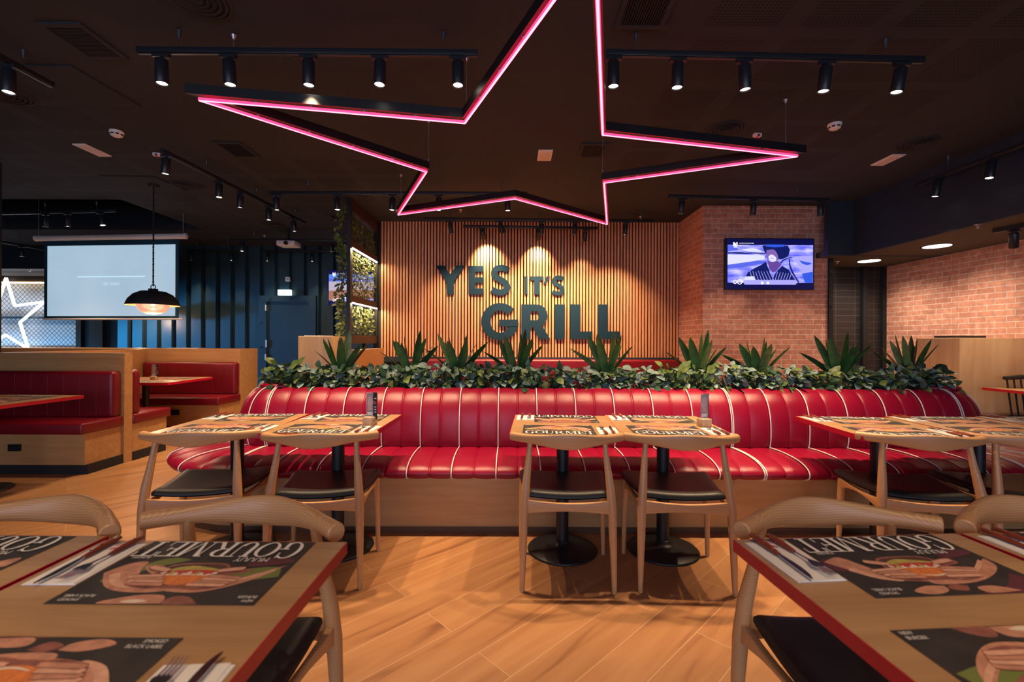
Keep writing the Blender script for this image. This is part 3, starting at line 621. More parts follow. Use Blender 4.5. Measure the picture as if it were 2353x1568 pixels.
# ================================================================== TV SETS
def tv(px0, py0, Yf, label, variant):
    # local: x right, z up; zoomed picture units 2353 x 1358 over 260 x 150 px
    p = at(1769, 607, Y=Yf) if variant == 1 else Vector((px0, Yf, py0))
    o = thing('television', label, 'television', (p.x, Yf, p.z), 0, 'wall televisions')
    W, H = 0.625, 0.362
    MB().box(-W, W, 0, 0.05, -H, H).build('bezel', 'black', o, bevel=0.005)
    MB().box(-0.2, 0.2, 0.05, 0.10, -0.15, 0.15).build('wall_bracket', 'matt', o)
    mats = ['tv_bg','tv_navy','tv_deep','tv_blue','tv_lilac','tv_pale','tv_white','tv_purple','tv_face','tv_sky','tv_sand','tv_sandlight','tv_mid']
    mb = MB(); lay = [0]
    def u(x, y): return ((x-1165)/917*0.612, -(y-700)/527*0.352)
    def pg(pts, m, sm=False):
        mb.cur = mats.index(m); lay[0] += 1
        if sm: pts = smooth(pts+[pts[0]], 5)[:-1]
        mb.poly([u(*q) for q in pts][::-1] if False else [u(*q) for q in pts], -0.002-0.00006*lay[0], None, lambda a, b, c: (a, c, b))
    pg(rct(250,175,2080,1230), 'tv_navy')
    if variant == 1:
        pg(rct(275,300,2070,1095), 'tv_bg')
        pg([(280,455),(560,450),(640,470),(780,460),(1060,470),(1060,490),(800,482),(640,492),(280,482)], 'tv_deep')
        pg([(275,500),(1050,520),(1060,600),(700,660),(275,720)], 'tv_pale'); pg([(275,720),(900,630),(1100,640),(1000,700),(600,770),(275,800)], 'tv_mid')
        pg([(275,305),(420,330),(520,400),(275,440)], 'tv_mid'); pg([(560,400),(760,370),(900,390),(1000,440),(700,440)], 'tv_pale', True)
        pg([(1600,540),(2065,520),(2065,960),(1850,880),(1750,700),(1640,620)], 'tv_lilac'); pg([(1780,620),(1900,650),(2040,680),(1960,720),(1850,690)], 'tv_blue', True); pg([(1840,900),(2065,860),(2065,1095),(1900,1090)], 'tv_blue')
        pg([(1370,690),(1430,610),(1560,560),(1700,540),(1580,575),(1450,630),(1400,690)], 'tv_deep')
        pg([(1560,590),(1585,590),(1590,700),(1650,860),(1790,1090),(1760,1090),(1620,880),(1565,720)], 'tv_deep')
        pg([(1000,320),(1050,305),(1540,315),(1585,400),(1550,540),(1420,600),(1350,600),(1180,560),(1060,470)], 'tv_deep')
        pg([(1090,410),(1250,400),(1330,520),(1330,620),(1250,660),(1160,640),(1100,560)], 'tv_face', True)
        pg([(1130,540),(1200,500),(1290,560),(1290,630),(1220,655),(1150,620)], 'tv_pale', True); pg([(1180,575),(1230,570),(1245,582),(1195,588)], 'tv_face')
        pg([(1100,610),(1180,660),(1340,640),(1400,720),(1290,860),(1220,880),(1150,800)], 'tv_purple')
        pg([(660,960),(700,880),(840,790),(980,720),(1080,650),(1120,760),(1220,980),(1330,830),(1420,740),(1560,820),(1700,1040),(640,1040)], 'tv_deep')
        pg([(1050,290),(1460,290),(1460,335),(1250,350),(1080,330)], 'tv_blue')
        for i in range(16):
            x = 740+i*58; 
            if i < 8: pg([(x,840+10*(i%3)),(x+9,840+10*(i%3)),(x+60+i*6,1030),(x+48+i*6,1030)], 'tv_lilac')
            elif i < 15: pg([(x+60,860+(i-8)*6),(x+70,860+(i-8)*6),(x+20,1030),(x+8,1030)], 'tv_lilac')
    else:
        pg(rct(275,300,2070,700), 'tv_sky'); pg([(275,420),(700,450),(1300,430),(2070,460),(2070,520),(275,500)], 'tv_mid'); pg(rct(275,520,2070,800), 'tv_sandlight'); pg([(275,800),(900,760),(2070,780),(2070,1095),(275,1095)], 'tv_sand')
    pg([(600,1070),(625,1035),(1700,1035),(1745,1085),(1700,1135),(630,1135)], 'tv_lilac'); pg([(610,1040),(650,965),(820,960),(865,1040)], 'tv_pale')
    for (cx_, r_) in ((430, 42), (528, 54)):
        for q in ring(cx_, 1080, r_, r_, r_-13, r_-13, 0, 360, 20): pg(q, 'tv_white')
    pg(rct(570,1073,610,1087), 'tv_white')
    for xx in (1000, 1120): pg([(xx-30,1100),(xx,1070),(xx+30,1100),(xx,1130)], 'tv_white', True)
    pg([(388,248),(412,248),(434,275),(456,248),(480,248),(480,325),(388,325)], 'tv_white'); pg(rct(398,330,470,360), 'tv_pale')
    for q in ([(438,275),(478,262),(478,270),(462,276),(462,306),(454,308),(454,280),(438,285)], [(440,296),(448,294),(452,308),(474,290),(474,298),(452,316)]): pg(q, 'tv_purple')
    vs, fs = text_geo('MTV'); 
    mb.cur = mats.index('tv_white')
    vs, fs = text_geo('ACTED EN DISCOVER'); mb.add([(u(670,268)[0]+a*0.021, -0.003, u(670,268)[1]+b_*0.021) for a, b_ in vs], fs)
    mb.build('screen_picture', mats, o)
    return o
tv(0, 0, 6.39, 'wall television on brick column showing a man in a cowboy hat', 1)
p2 = at(752, 661, Y=9.2); tv(p2.x+0.625, p2.z, 9.205, 'wall television on blue wall half hidden by green wall', 2)
# exit sign + thermostat
p = at(656, 673, Y=9.28); o = thing('exit_sign', 'lit white and green emergency exit sign over blue door', 'exit sign', (p.x, 9.25, p.z))
MB().box(-0.13, 0.13, -0.025, 0.03, -0.055, 0.055).build('housing', 'exit', o)
mb = MB()
for i in range(6): mb.box(-0.11+i*0.04, -0.09+i*0.04, -0.027, -0.0255, 0.030, 0.042)
mb.box(-0.055, -0.045, -0.027, -0.0255, -0.035, -0.01); mb.box(-0.02, -0.005, -0.027, -0.0255, -0.035, 0.0); mb.box(-0.10, 0.10, -0.027, -0.0255, 0.015, 0.018)
mb.build('symbols', 'exit_green', o)
p = at(662, 642, Y=9.28); o = thing('wall_thermostat', 'small white square control plate above the exit sign', 'thermostat', (p.x, 9.27, p.z))
MB().box(-0.045, 0.045, -0.02, 0.03, -0.045, 0.045).build('plate', 'white', o, bevel=0.005); MB().box(-0.018, 0.018, -0.022, -0.02, -0.006, 0.006).build('display', 'black', o)
# round sign / notice on far left blue wall
p = at(148, 790, Y=10.55)
tag(MB().box(-8.88, -8.72, 10.56, 10.6, 1.0, 1.28).build('notice_board', 'tv_white'), 'small bright notice on the blue wall beyond the booths', 'notice')

# ================================================================== PROJECTION SCREEN
o = thing('projection_screen', 'large pull-down projection screen glowing pale blue on the left', 'projection screen', (0, 0, 0))
a = at(85, 547, Y=7.15); b_ = at(425, 544, Y=6.95)
o.location = (a+b_)/2; D = b_-a; L = D.length; o.rotation_euler = (0, 0, math.atan2(D.y, D.x))
MB().tube([(-L/2, 0, 0), (L/2, 0, 0)], 0.042, 20).build('roller_case', 'white', o)
for sx_ in (-1, 1):
    MB().lathe([(0, 0), (0.046, 0), (0.046, 0.02), (0, 0.02)], n=18, M4=Matrix.Translation((sx_*L/2, 0, 0)) @ Matrix.Rotation(R(90)*sx_, 4, 'Y')).build('end_cap', 'white', o)
    top = 4.1-o.location.z-0.02 if sx_ < 0 else CZ-o.location.z
    MB().tube([(sx_*(L/2-0.03), 0, 0.04), (sx_*(L/2-0.03), 0, 4.1-o.location.z)], 0.004, 6).build('hook_wire', 'wire', o)
x0, x1 = -L/2+0.13, L/2-0.10; zt, zb = -0.05, -1.255
MB().box(x0, x1, -0.004, 0.004, zb, zt).build('border_cloth', 'screen_edge', o)
MB().box(x0+0.06, x1-0.05, -0.008, -0.005, zb+0.035, zt-0.075).build('projected_image', 'proj', o)
MB().tube([(x0-0.01, 0, zb-0.01), (x1+0.07, 0, zb-0.01)], 0.014, 12).build('bottom_bar', 'white', o)
xc = (x0+x1)/2; mb = MB(); mb.box(xc-0.55, xc+0.58, -0.0095, -0.008, -0.62, -0.602)
vs, fs = text_geo('Sin Se\u00f1al'); mb.add([(xc+0.02+a*0.075, -0.0095, -0.72+b_*0.075) for a, b_ in vs], fs); mb.build('projected_text', 'proj_line', o)

# ================================================================== PENDANT LAMPS
def pendant(x, y, ztop, label):
    o = thing('pendant_lamp', label, 'pendant lamp', (x, y, ztop), 0, 'black dome pendant lamps')
    MB().lathe([(0, 0.02), (0.05, 0.02), (0.05, -0.005), (0.13, -0.012), (0.20, -0.05), (0.25, -0.11), (0.272, -0.165), (0.275, -0.185)], n=40).build('shade', 'matt', o)
    MB().lathe([(0.273, -0.186), (0.268, -0.165), (0.245, -0.11), (0.19, -0.055), (0.12, -0.02), (0, -0.02)], n=40).build('shade_lining', P('shade_gold_lining', (0.85, 0.50, 0.22), 0.4), o)
    MB().lathe([(0.168, -0.15), (0.170, -0.18), (0.155, -0.225), (0.12, -0.265), (0.07, -0.29), (0, -0.298)], n=32).build('globe', 'globe', o)
    MB().lathe([(0, -0.155), (0.02, -0.16), (0.03, -0.185), (0.02, -0.21), (0, -0.215)], n=16).build('bulb', 'lens', o)
    ch = MB(); z = 0.05; k = 0
    for j in range(12): a_ = j*math.pi/6; 
    ch.tube([(0.03*math.cos(j*math.pi/6), 0, 0.045+0.03*math.sin(j*math.pi/6)) for j in range(13)], 0.005, 6)
    H = CZ-ztop-0.03
    while z+0.02 < H:
        if k % 2: ch.tube([(0.010*math.cos(j*math.pi/3), 0, z+0.022+0.022*math.sin(j*math.pi/3)) for j in range(7)], 0.0035, 5, False)
        else: ch.tube([(0, 0.010*math.cos(j*math.pi/3), z+0.022+0.022*math.sin(j*math.pi/3)) for j in range(7)], 0.0035, 5, False)
        z += 0.036; k += 1
    ch.tube([(0, 0, 0.05), (0, 0, H+0.02)], 0.0035, 6); ch.build('chain', 'black', o)
    MB().lathe([(0, H-0.01), (0.055, H-0.01), (0.06, H+0.03), (0, H+0.03)], n=20).build('canopy', 'matt', o)
    l = bpy.data.lights.new('pendant_bulb', 'POINT'); l.energy = 16; l.color = (1, 0.6, 0.35); l.shadow_soft_size = 0.05
    lo = bpy.data.objects.new('pendant_bulb', l); C.objects.link(lo); lo.parent = o; lo.location = (0, 0, -0.33)
p = at(352, 668, Y=5.65); pendant(p.x, 5.65, p.z, 'black dome pendant lamp with glass globe before projection screen')
p = at(326, 700, Y=8.9); 
pendant(p.x, 8.9, 2.20-0.27, 'black dome pendant lamp almost fully hidden behind projection screen')

# ================================================================== LEFT MURAL STAR
pts = [(14,639),(34,703),(102,694),(46,741),(65,802),(12.7,770),(-39,802),(-20,741),(-75,694),(-7,703)]
q = [at(a, b_, Y=10.42) for a, b_ in pts]; mb = MB()
for i in range(10): mb.tube([q[i], q[(i+1) % 10]], 0.028, 8)
tag(mb.build('neon_star_sign', 'neon_white'), 'white neon star outline on the pale blue mesh mural', 'neon sign')
tag(MB().box(-13, -10.2, 10.45, 10.49, 2.53, 2.56).build('led_strip', 'led_warm'), 'warm light strip along top of the star mural', 'light strip')
area('mural_lamp', (-11.3, 10.0, 2.6), (R(-20), 0, 0), 2.8, 0.2, 22, (0.95, 0.85, 0.85))
area('mural_blue_lamp', (-11.3, 9.9, 0.5), (R(90+25), 0, 0), 2.8, 0.3, 26, (0.2, 0.6, 1.0))

# ================================================================== GREEN WALL SCREEN
def leaf(mb, p, d, n_, L, W, fold=0.25, curl=0.2, kind=0):
    d = d.normalized(); s_ = d.cross(n_).normalized(); n_ = s_.cross(d).normalized()
    if kind == 0:   # heart / oval leaf
        st = [(0, 0.0), (0.12, 0.62), (0.38, 1.0), (0.68, 0.78), (1.0, 0.0)]
    elif kind == 1: # ivy: five points
        st = [(0, 0.35), (0.10, 1.0), (0.34, 0.45), (0.52, 0.85), (1.0, 0.0)]
    vs = []
    for (t_, w_) in st:
        c = p+d*(L*t_)-n_*(curl*L*t_*t_); vs += [c+s_*(W*w_)+n_*(fold*W*w_), c, c-s_*(W*w_)+n_*(fold*W*w_)]
    fs = []
    for i in range(len(st)-1): fs += [(3*i, 3*i+1, 3*i+4, 3*i+3), (3*i+1, 3*i+2, 3*i+5, 3*i+4)]
    mb.add(vs, fs, True)
gw = thing('shelf_divider', 'tall black open shelf divider with lit strips beside slatted wall', 'room divider', (-2.2, 6.75, 0))
mb = MB(); mb.box(-0.02, 0.03, -0.65, -0.58, 0, CZ); mb.build('front_post', 'black', gw)
MB().box(-0.03, 0.03, 0.57, 0.61, 0, CZ).build('rear_post', 'matt', gw)
brown = P('dark_brown_beam', (0.045, 0.018, 0.010), 0.5)
for (z0, z1) in ((3.0, CZ), (2.51, 2.60), (1.765, 1.86), (1.20, 1.32)):
    MB().box(-0.05, 0.03, -0.58, 0.57, z0, z1).build('beam', brown, gw)
for z in (2.495, 1.75):
    MB().box(0.012, 0.034, -0.575, 0.565, z, z+0.014).build('led_strip', 'led', gw)
    l = bpy.data.lights.new('shelf_led', 'AREA'); l.shape = 'RECTANGLE'; l.size = 1.1; l.size_y = 0.04; l.energy = 9; l.color = (1, 0.72, 0.42)
    lo = bpy.data.objects.new('shelf_led', l); C.objects.link(lo); lo.parent = gw; lo.location = (0.06, 0, z); lo.rotation_euler = (0, 0, R(90))
for (z0, z1, lb, n) in ((2.60, 3.0, 'ivy hanging in the top bay of the black shelf divider', 420), (1.86, 2.49, 'lit ivy filling the middle bay of the black shelf divider', 620), (1.32, 1.745, 'lit ivy filling the bottom bay of the black shelf divider', 460)):
    mb = MB(); r_ = random.Random(int(z0*100))
    for i in range(n):
        p = Vector((r_.uniform(-0.07, 0.012), r_.uniform(-0.56, 0.55), r_.uniform(z0+0.02, z1-0.01)))
        leaf(mb, p, Vector((r_.uniform(-.2, .6), r_.uniform(-.8, .8), r_.uniform(-1, .3))), Vector((1, r_.uniform(-.7, .3), r_.uniform(-.2, .8))), r_.uniform(.03, .055), r_.uniform(.012, .022), kind=1)
    for i in range(26):
        y = r_.uniform(-0.56, 0.55); mb.tube([(r_.uniform(-.05, 0), y, z1), (r_.uniform(-.05, 0), y+r_.uniform(-.03, .03), z0)], 0.0016, 4, False)
    g_ = mb.build('hanging_ivy', 'ivy'); g_.location = (-2.2, 6.75, 0); tag(g_, lb, 'ivy', 'ivy on the shelf divider')
mb = MB(); r_ = random.Random(5)
for i in range(230):
    z = r_.uniform(1.2, 3.05); sp = 0.03+0.07*abs(math.sin(z*4.1))
    leaf(mb, Vector((r_.uniform(-sp-0.08, -0.03), r_.uniform(-0.68, -0.55), z)), Vector((r_.uniform(-1, .2), -.2, r_.uniform(-1, .5))), Vector((-.2, -1, .4)), r_.uniform(.04, .075), r_.uniform(.018, .03), kind=1)
g_ = mb.build('climbing_ivy', 'ivy'); g_.location = (-2.2, 6.75, 0); tag(g_, 'loose ivy trailing down left side of the shelf divider post', 'ivy', 'ivy on the shelf divider')

# ================================================================== BACKGROUND FURNITURE
# red bench along slatted wall
o = thing('wall_bench', 'red upholstered bench in front of the slatted wall, seen through plants', 'bench', (0, 7.0, 0))
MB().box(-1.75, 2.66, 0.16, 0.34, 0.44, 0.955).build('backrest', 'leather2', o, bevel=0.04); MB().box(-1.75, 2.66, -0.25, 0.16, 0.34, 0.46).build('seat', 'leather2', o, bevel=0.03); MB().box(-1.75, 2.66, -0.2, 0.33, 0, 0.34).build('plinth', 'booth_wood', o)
tag(box(-1.99, -1.89, 5.46, 6.72, 0, 1.13).build('low_partition', 'booth_wood'), 'low orange wood partition below the green shelf divider', 'partition')
o = thing('reception_stand', 'tall pale wood stand behind leftmost spiky plant, near blue door', 'reception stand', (-2.42, 5.85, 0))
MB().box(-0.21, 0.20, -0.25, 0.22, 0, 1.295).build('cabinet', 'booth_wood_v', o, bevel=0.004); MB().box(-0.16, 0.02, -0.2, -0.05, 1.295, 1.305).build('paper_stack', 'paper', o); MB().box(0.05, 0.13, -0.2, 0.0, 1.295, 1.303).build('paper_stack', 'paper', o)
# right wooden box with tray
o = thing('wooden_service_counter', 'tall light wood service counter before the right brick wall', 'counter', (5.065, 5.15, 0))
MB().box(0, 0.79, 0, 0.55, 0, 1.30).build('cabinet', 'booth_wood_v', o, bevel=0.003)
tag(box(5.05+0.05, 5.05+0.42, 5.25, 5.5, 1.3, 1.325).build('black_tray', 'black'), 'flat black tray on top of the tall wooden counter', 'tray')
# right far table and spindle chair
def table_top(o, w_=0.6, d_=0.64, edge=0.029, mat='oak'):
    x, y = w_/2, d_/2; MB().box(-x+0.002, x-0.002, -y+0.002, y-0.002, 0.722, 0.75).build('tabletop', mat, o)
    mb = MB(); mb.box(-x, x, -y, -y+0.002, 0.721, 0.7495); mb.box(-x, x, y-0.002, y, 0.721, 0.7495); mb.box(-x, -x+0.002, -y+0.002, y-0.002, 0.721, 0.7495); mb.box(x-0.002, x, -y+0.002, y-0.002, 0.721, 0.7495); mb.build('edge_band', 'rededge', o)
def make_table(label, w_=0.6, d_=0.64, loc=(0,0,0), rz=0, group='square bistro tables'):
    o = thing('dining_table', label, 'table', loc, rz, group); table_top(o, w_, d_)
    MB().lathe([(0.036, 0.045), (0.036, 0.715)], n=28).build('column', 'black', o)
    MB().lathe([(0.0, 0.0), (0.205, 0.0), (0.208, 0.006), (0.20, 0.013), (0.14, 0.026), (0.07, 0.040), (0.044, 0.05), (0.04, 0.065), (0.036, 0.067)], n=48).build('base', 'black', o)
    MB().box(-0.17, 0.17, -0.02, 0.02, 0.71, 0.7215).box(-0.02, 0.02, -0.17, 0.17, 0.71, 0.7215).build('top_bracket', 'black', o)
    return o
make_table('table with red edge cut off at far right, beside the spindle chair', loc=(5.53, 4.74, 0), rz=0.0)
o = thing('spindle_chair', 'black spindle-back chair at the far right edge, before wooden counter', 'chair', (5.60, 4.93, 0), R(180))
MB().box(-0.21, 0.21, -0.02, 0.36, 0.43, 0.46).build('seat', 'matt', o, bevel=0.01)
MB().tube([(-0.22, -0.16+0.12, 0.86), (0, -0.07, 0.87), (0.22, -0.04, 0.86)], [0.02, 0.026, 0.02], 10, flat=1.0).build('top_rail', 'matt', o)
for i in range(6): x = -0.19+i*0.076; MB().tube([(x*0.95, -0.0, 0.45), (x, -0.045, 0.85)], 0.008, 8).build('spindle', 'matt', o)
for (x, y, xx, yy) in ((-.18, .02, -.22, -.06), (.18, .02, .22, -.06), (-.18, .32, -.21, .36), (.18, .32, .21, .36)): MB().tube([(x, y, 0.44), (xx, yy, 0)], [0.015, 0.010], 10).build('leg', 'matt', o)

# ================================================================== LEFT BOOTHS
def booth(name, label, parts, loc=(0,0,0)):
    o = thing(name, label, 'booth bench', loc)
    for nm, mat, b_, bv in parts: MB().box(*b_).build(nm, mat, o, bevel=bv)
    return o
def prism(poly, z0, z1, nm, mat, par, bv=0): return MB().poly(poly, z0, z1).build(nm, mat, par, bevel=bv)
def booth_bench(label, yf, yb, xr, xl, sgn):
    # yf: front edge of the seat, yb: back face against partition ; chamfered open end on the front
    o = thing('booth_bench', label, 'booth bench', (0, 0, 0), 0, 'red booth benches')
    c = 0.0; ch = 0.10
    def pl(ins, f, xr_): return [(xl, yb), (xr_, yb), (xr_, f+(0)*sgn), (xl, f)] if sgn < 0 else [(xl, f), (xr_, f), (xr_, yb), (xl, yb)]
    f = yf
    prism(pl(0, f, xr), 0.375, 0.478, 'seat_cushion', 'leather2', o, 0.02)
    fb = f + 0.05*sgn
    prism(pl(0, fb, xr-0.02), 0.09, 0.375, 'bench_base', 'booth_wood', o)
    prism(pl(0, fb+0.02*sgn, xr-0.01), 0.0, 0.09, 'plinth', 'matt', o)
    th = 0.11*sgn
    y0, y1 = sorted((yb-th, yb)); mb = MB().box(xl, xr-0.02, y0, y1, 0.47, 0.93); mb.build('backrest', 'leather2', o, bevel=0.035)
    n = int((xr-xl)/0.16); ch_ = MB(); yy = (yb-th)
    for i in range(1, n): x = xr-0.02-i*0.16; ch_.tube([(x, yy-0.001*sgn, 0.50), (x, yy-0.001*sgn, 0.90)], 0.003, 5)
    ch_.build('seams', 'leather2', o)
    return o
booth_bench('red booth bench nearest the camera at left, facing forward', 4.13, 4.577, -3.90, -8.0, 1)
booth_bench('red booth bench behind the near wooden partition, facing away', 5.19, 4.683, -3.88, -5.22, -1)
booth_bench('red booth bench farther back, against the second wooden partition', 6.02, 6.527, -3.88, -5.22, 1)
tag(box(-8.0, -3.9, 4.58, 4.68, 0, 1.107).build('booth_partition', 'booth_wood'), 'near pale-topped wooden booth partition at left', 'partition', 'wooden booth partitions')
tag(box(-8.6, -3.9, 6.53, 6.98, 0, 1.118).build('booth_partition', 'booth_wood'), 'thick far wooden booth partition below the blue wall', 'partition', 'wooden booth partitions')
tag(box(-5.33, -5.23, 4.68, 6.53, 0, 1.107).build('booth_partition', 'booth_wood'), 'wooden side partition joining the two booth partitions', 'partition', 'wooden booth partitions')
make_table('near left booth table with red edge cut off by the frame', 1.1, 0.68, (-4.36, 3.72, 0), R(-2))
bt = make_table('booth table between two red benches under the pendant lamp', 1.1, 0.85, (-4.52, 5.62, 0), R(3))
for (px, py, lb) in ((90,1033,'small black floor box on the near booth bench front'),): pass
p = at(34, 1029, Y=4.17); tag(MB().box(p.x-0.05, p.x+0.05, 4.155, 4.185, p.z-0.03, p.z+0.03).build('socket_plate', 'black'), 'black socket plate on front of the near booth bench', 'socket')
p = at(403, 948, Y=6.06); tag(MB().box(p.x-0.05, p.x+0.05, 6.045, 6.075, p.z-0.035, p.z+0.035).build('socket_plate', 'black'), 'black socket plate on front of the farther booth bench', 'socket')
tag(box(-5.0, -4.55, 6.6, 6.75, 1.118, 1.126).build('folded_papers', 'paper'), 'white papers lying on the far booth partition', 'paper')

# ================================================================== MAIN SOFA (stadium-shaped island)
XL, XR, YC = -1.805, 3.314, 3.65
def path(t_, off, nst):
    """t_: 0..1 front straight, 1..2 right arc, 2..3 rear straight, 3..4 left arc"""
    k = int(t_) % 4; f = t_-int(t_)
    if k == 0: return (XL+(XR-XL)*f, YC-off)
    if k == 1: a = -math.pi/2+math.pi*f; return (XR+off*math.cos(a), YC+off*math.sin(a))
    if k == 2: return (XR-(XR-XL)*f, YC+off)
    a = math.pi/2+math.pi*f; return (XL+off*math.cos(a), YC+off*math.sin(a))
def stations(nst, narc, sub=8):
    out = []
    for k, n in enumerate((nst, narc, nst, narc)):
        for i in range(n):
            for ph in ((0, .025, .08, .22, .5, .78, .92, .975) if sub == 8 else [j/sub for j in range(sub)]): out.append((k+(i+ph)/n, ph, k, i))
    return out
def tufted(prof, narc, amp, name, mat, parent):
    P_ = smooth(prof, 3); st = stations(36, narc); pts = []
    for (t_, ph, k, i) in st:
        q = amp*(math.sin(math.pi*ph)**0.32 - 1)
        for m, (r_, z) in enumerate(P_):
            e = min(1.0, m/3.0, (len(P_)-1-m)/3.0) 
            a = P_[max(m-1, 0)]; b_ = P_[min(m+1, len(P_)-1)]; tx, tz = b_[0]-a[0], b_[1]-a[1]; l = math.hypot(tx, tz) or 1
            nr, nz_ = NSGN*tz/l, -NSGN*tx/l
            x, y = path(t_, r_+nr*q, 0); pts.append((x, y, z+nz_*q))
    mb = MB(); mb.grid(pts, len(st), len(P_), True); return mb.build(name, mat, parent)
sofa = thing('island_sofa', 'long stadium-shaped red tufted sofa with white piping and planter', 'sofa', (0, 0, 0))
backp = [(0.30, 0.44), (0.325, 0.50), (0.330, 0.60), (0.318, 0.70), (0.285, 0.79), (0.23, 0.855), (0.17, 0.884), (0.125, 0.880), (0.12, 0.84)]
seatp = [(0.30, 0.468), (0.42, 0.474), (0.55, 0.472), (0.66, 0.460), (0.735, 0.435), (0.765, 0.402), (0.755, 0.372), (0.72, 0.355), (0.66, 0.352)]
NSGN = -1; 
NSGN = 1
tufted(backp, 7, 0.012, 'backrest', 'leather', sofa)
NSGN = -1
tufted(seatp, 12, 0.012, 'seat', 'leather', sofa)
def pipe(t_, prof, lift, nz):
    P_ = smooth(prof[:-1], 4); pts = []
    for (r_, z) in P_: x, y = path(t_, r_+lift*0.3, 0); pts.append((x, y, z+0.001))
    return pts
for k, n, na, nm in ((0, 36, 36, 0), (1, 7, 12, 0), (2, 36, 36, 0), (3, 7, 12, 0)):
    for i in range(0, n, 2):
        MB().tube(pipe(k+i/n, backp, 0.0, 0), 0.0042, 6).build('back_piping', 'piping', sofa)
    for i in range(0, na, 2): MB().tube(pipe(k+i/na, seatp, 0.0, 0), 0.0042, 6).build('seat_piping', 'piping', sofa)
for e in (0.0028, 24/36+0.0025, 0.9972):
    MB().tube(pipe(e, backp, 0, 0), 0.0042, 6).build('back_piping', 'piping', sofa); MB().tube(pipe(e, seatp, 0, 0), 0.0042, 6).build('seat_piping', 'piping', sofa)
def ringwall(r_, z0, z1, name, mat, r2=None):
    mb = MB(); st = stations(4, 10, 2); pts = []
    prof = [(r_, z0), (r_, z1)] if r2 is None else [(r_, z0), (r_, z1), (r2, z1)]
    for (t_, ph, k, i) in st:
        for (a, z) in prof: x, y = path(t_, a, 0); pts.append((x, y, z))
    mb.grid(pts, len(st), len(prof), True, smooth=False); return mb.build(name, mat, sofa)
ringwall(0.685, 0.0, 0.36, 'plinth', 'booth_wood')
ringwall(0.695, 0.0, 0.035, 'kickboard', P('brown_kickboard', (0.10, 0.045, 0.02), 0.5))
mb = MB(); st = [path(t_, 0.122, 0) for (t_, a, b_, c) in stations(4, 10, 2)]; mb.poly(st, 0.80, 0.86); mb.build('planter_soil', 'soil', sofa)
for x in (XL-0.03, XR+0.06):
    MB().lathe([(0, 0.885), (0.15, 0.882), (0.165, 0.875), (0.17, 0.888), (0.165, 0.902), (0.14, 0.910), (0, 0.913)], c=(x, YC, 0), n=32).build('end_pad', 'leather', sofa)

# ------------------------------------------------------------------ planter plants
def bush(seed, kinds, n=105, w_=0.17, h_=0.165):
    mb = MB(); r_ = random.Random(seed)
    for i in range(n):
        a = r_.uniform(0, 2*math.pi); rr = math.sqrt(r_.random()); z = r_.uniform(0.0, 1.0)
        x = rr*math.cos(a)*w_*(1.1-0.35*z); y = rr*math.sin(a)*0.135*(1.1-0.3*z)
        if r_.random() < 0.45: y = -abs(y)
        p = Vector((x, y, z*h_+0.005)); d = Vector((x*3+r_.uniform(-.4, .4), y*4-0.25+r_.uniform(-.4, .4), r_.uniform(-.45, .45))); nrm = Vector((r_.uniform(-.5, .5), -0.75+r_.uniform(-.3, .3), 0.75))
        mb.cur = r_.choices(range(len(kinds)), weights=[5, 2, 1][:len(kinds)])[0]; S_ = r_.uniform(0.05, 0.082)
        leaf(mb, p, d, nrm, S_, S_*0.38, kind=0, fold=0.2)
        if i % 3 == 0: 
            k = mb.cur; mb.cur = len(kinds); mb.tube([(x*0.2, y*0.2, 0.0), (x*0.7, y*0.7, z*h_*0.6), tuple(p)], 0.0018, 4, False); mb.cur = k
    me = mb.build('leafy_bush', kinds+['stem'])
    return me
bushes = [bush(1, ['leaf_dark', 'leaf_lime', 'leaf_grey']), bush(2, ['leaf_grey', 'leaf_dark', 'leaf_lime']), bush(3, ['leaf_dark', 'leaf_grey', 'leaf_lime']), bush(4, ['leaf_lime', 'leaf_dark', 'leaf_grey'])]
knd = ['dark green leafy bush', 'silvery grey-green leafy bush', 'mixed dark leafy bush', 'yellow-green leafy bush']
spk = [785, 945, 1053, 1187, 1395, 1605, 1742, 1925, 2088]; ordn = ['first', 'second', 'third', 'fourth', 'fifth', 'sixth', 'seventh', 'eighth', 'last']
pos = []
bx = []
for px in (655, 708, 770, 850, 930, 1000, 1065, 1125, 1190, 1260, 1330, 1400, 1470, 1540, 1605, 1672, 1740, 1812, 1880, 1945, 2015, 2075, 2128): bx.append(px)
order = [3, 2, 0, 0, 2, 1, 0, 0, 2, 2, 1, 0, 1, 3, 3, 1, 0, 1, 3, 0, 2, 1, 0]
used = set()
def where(px):
    j = min(range(9), key=lambda i: abs(spk[i]-px)); d = px-spk[j]
    if abs(d) < 28: return 'directly below the %s spiky plant from left' % ordn[j], j
    return ('just %s of the %s spiky plant from left' % ('left' if d < 0 else 'right', ordn[j])), j
firstb = {}
lbs = {}
for i, px in enumerate(bx):
    wtxt, j = where(px); k = order[i]; lb = '%s in planter, %s' % (knd[k], wtxt)
    if px == 655: lb = 'yellow-green leafy bush at the left end of the planter'
    if px == 708: lb = 'mixed dark leafy bush second from the left end of the planter'
    if px == 2128: lb = 'dark drooping leafy bush at the right end of the planter'
    while lb in lbs: lb = lb + ', farther one'
    lbs[lb] = 1
    p = at(px, 860, Y=YC-0.02)
    if k not in firstb: o = bushes[k]; firstb[k] = o
    else: o = firstb[k].copy(); C.objects.link(o)
    o.location = (p.x, YC-0.02, 0.862); o.rotation_euler = (0, 0, rnd.uniform(-0.5, 0.5)); s_ = rnd.uniform(0.9, 1.12); o.scale = (s_, 1.0, s_*rnd.uniform(0.9, 1.1)); tag(o, lb, 'plant', 'leafy bushes in the sofa planter')
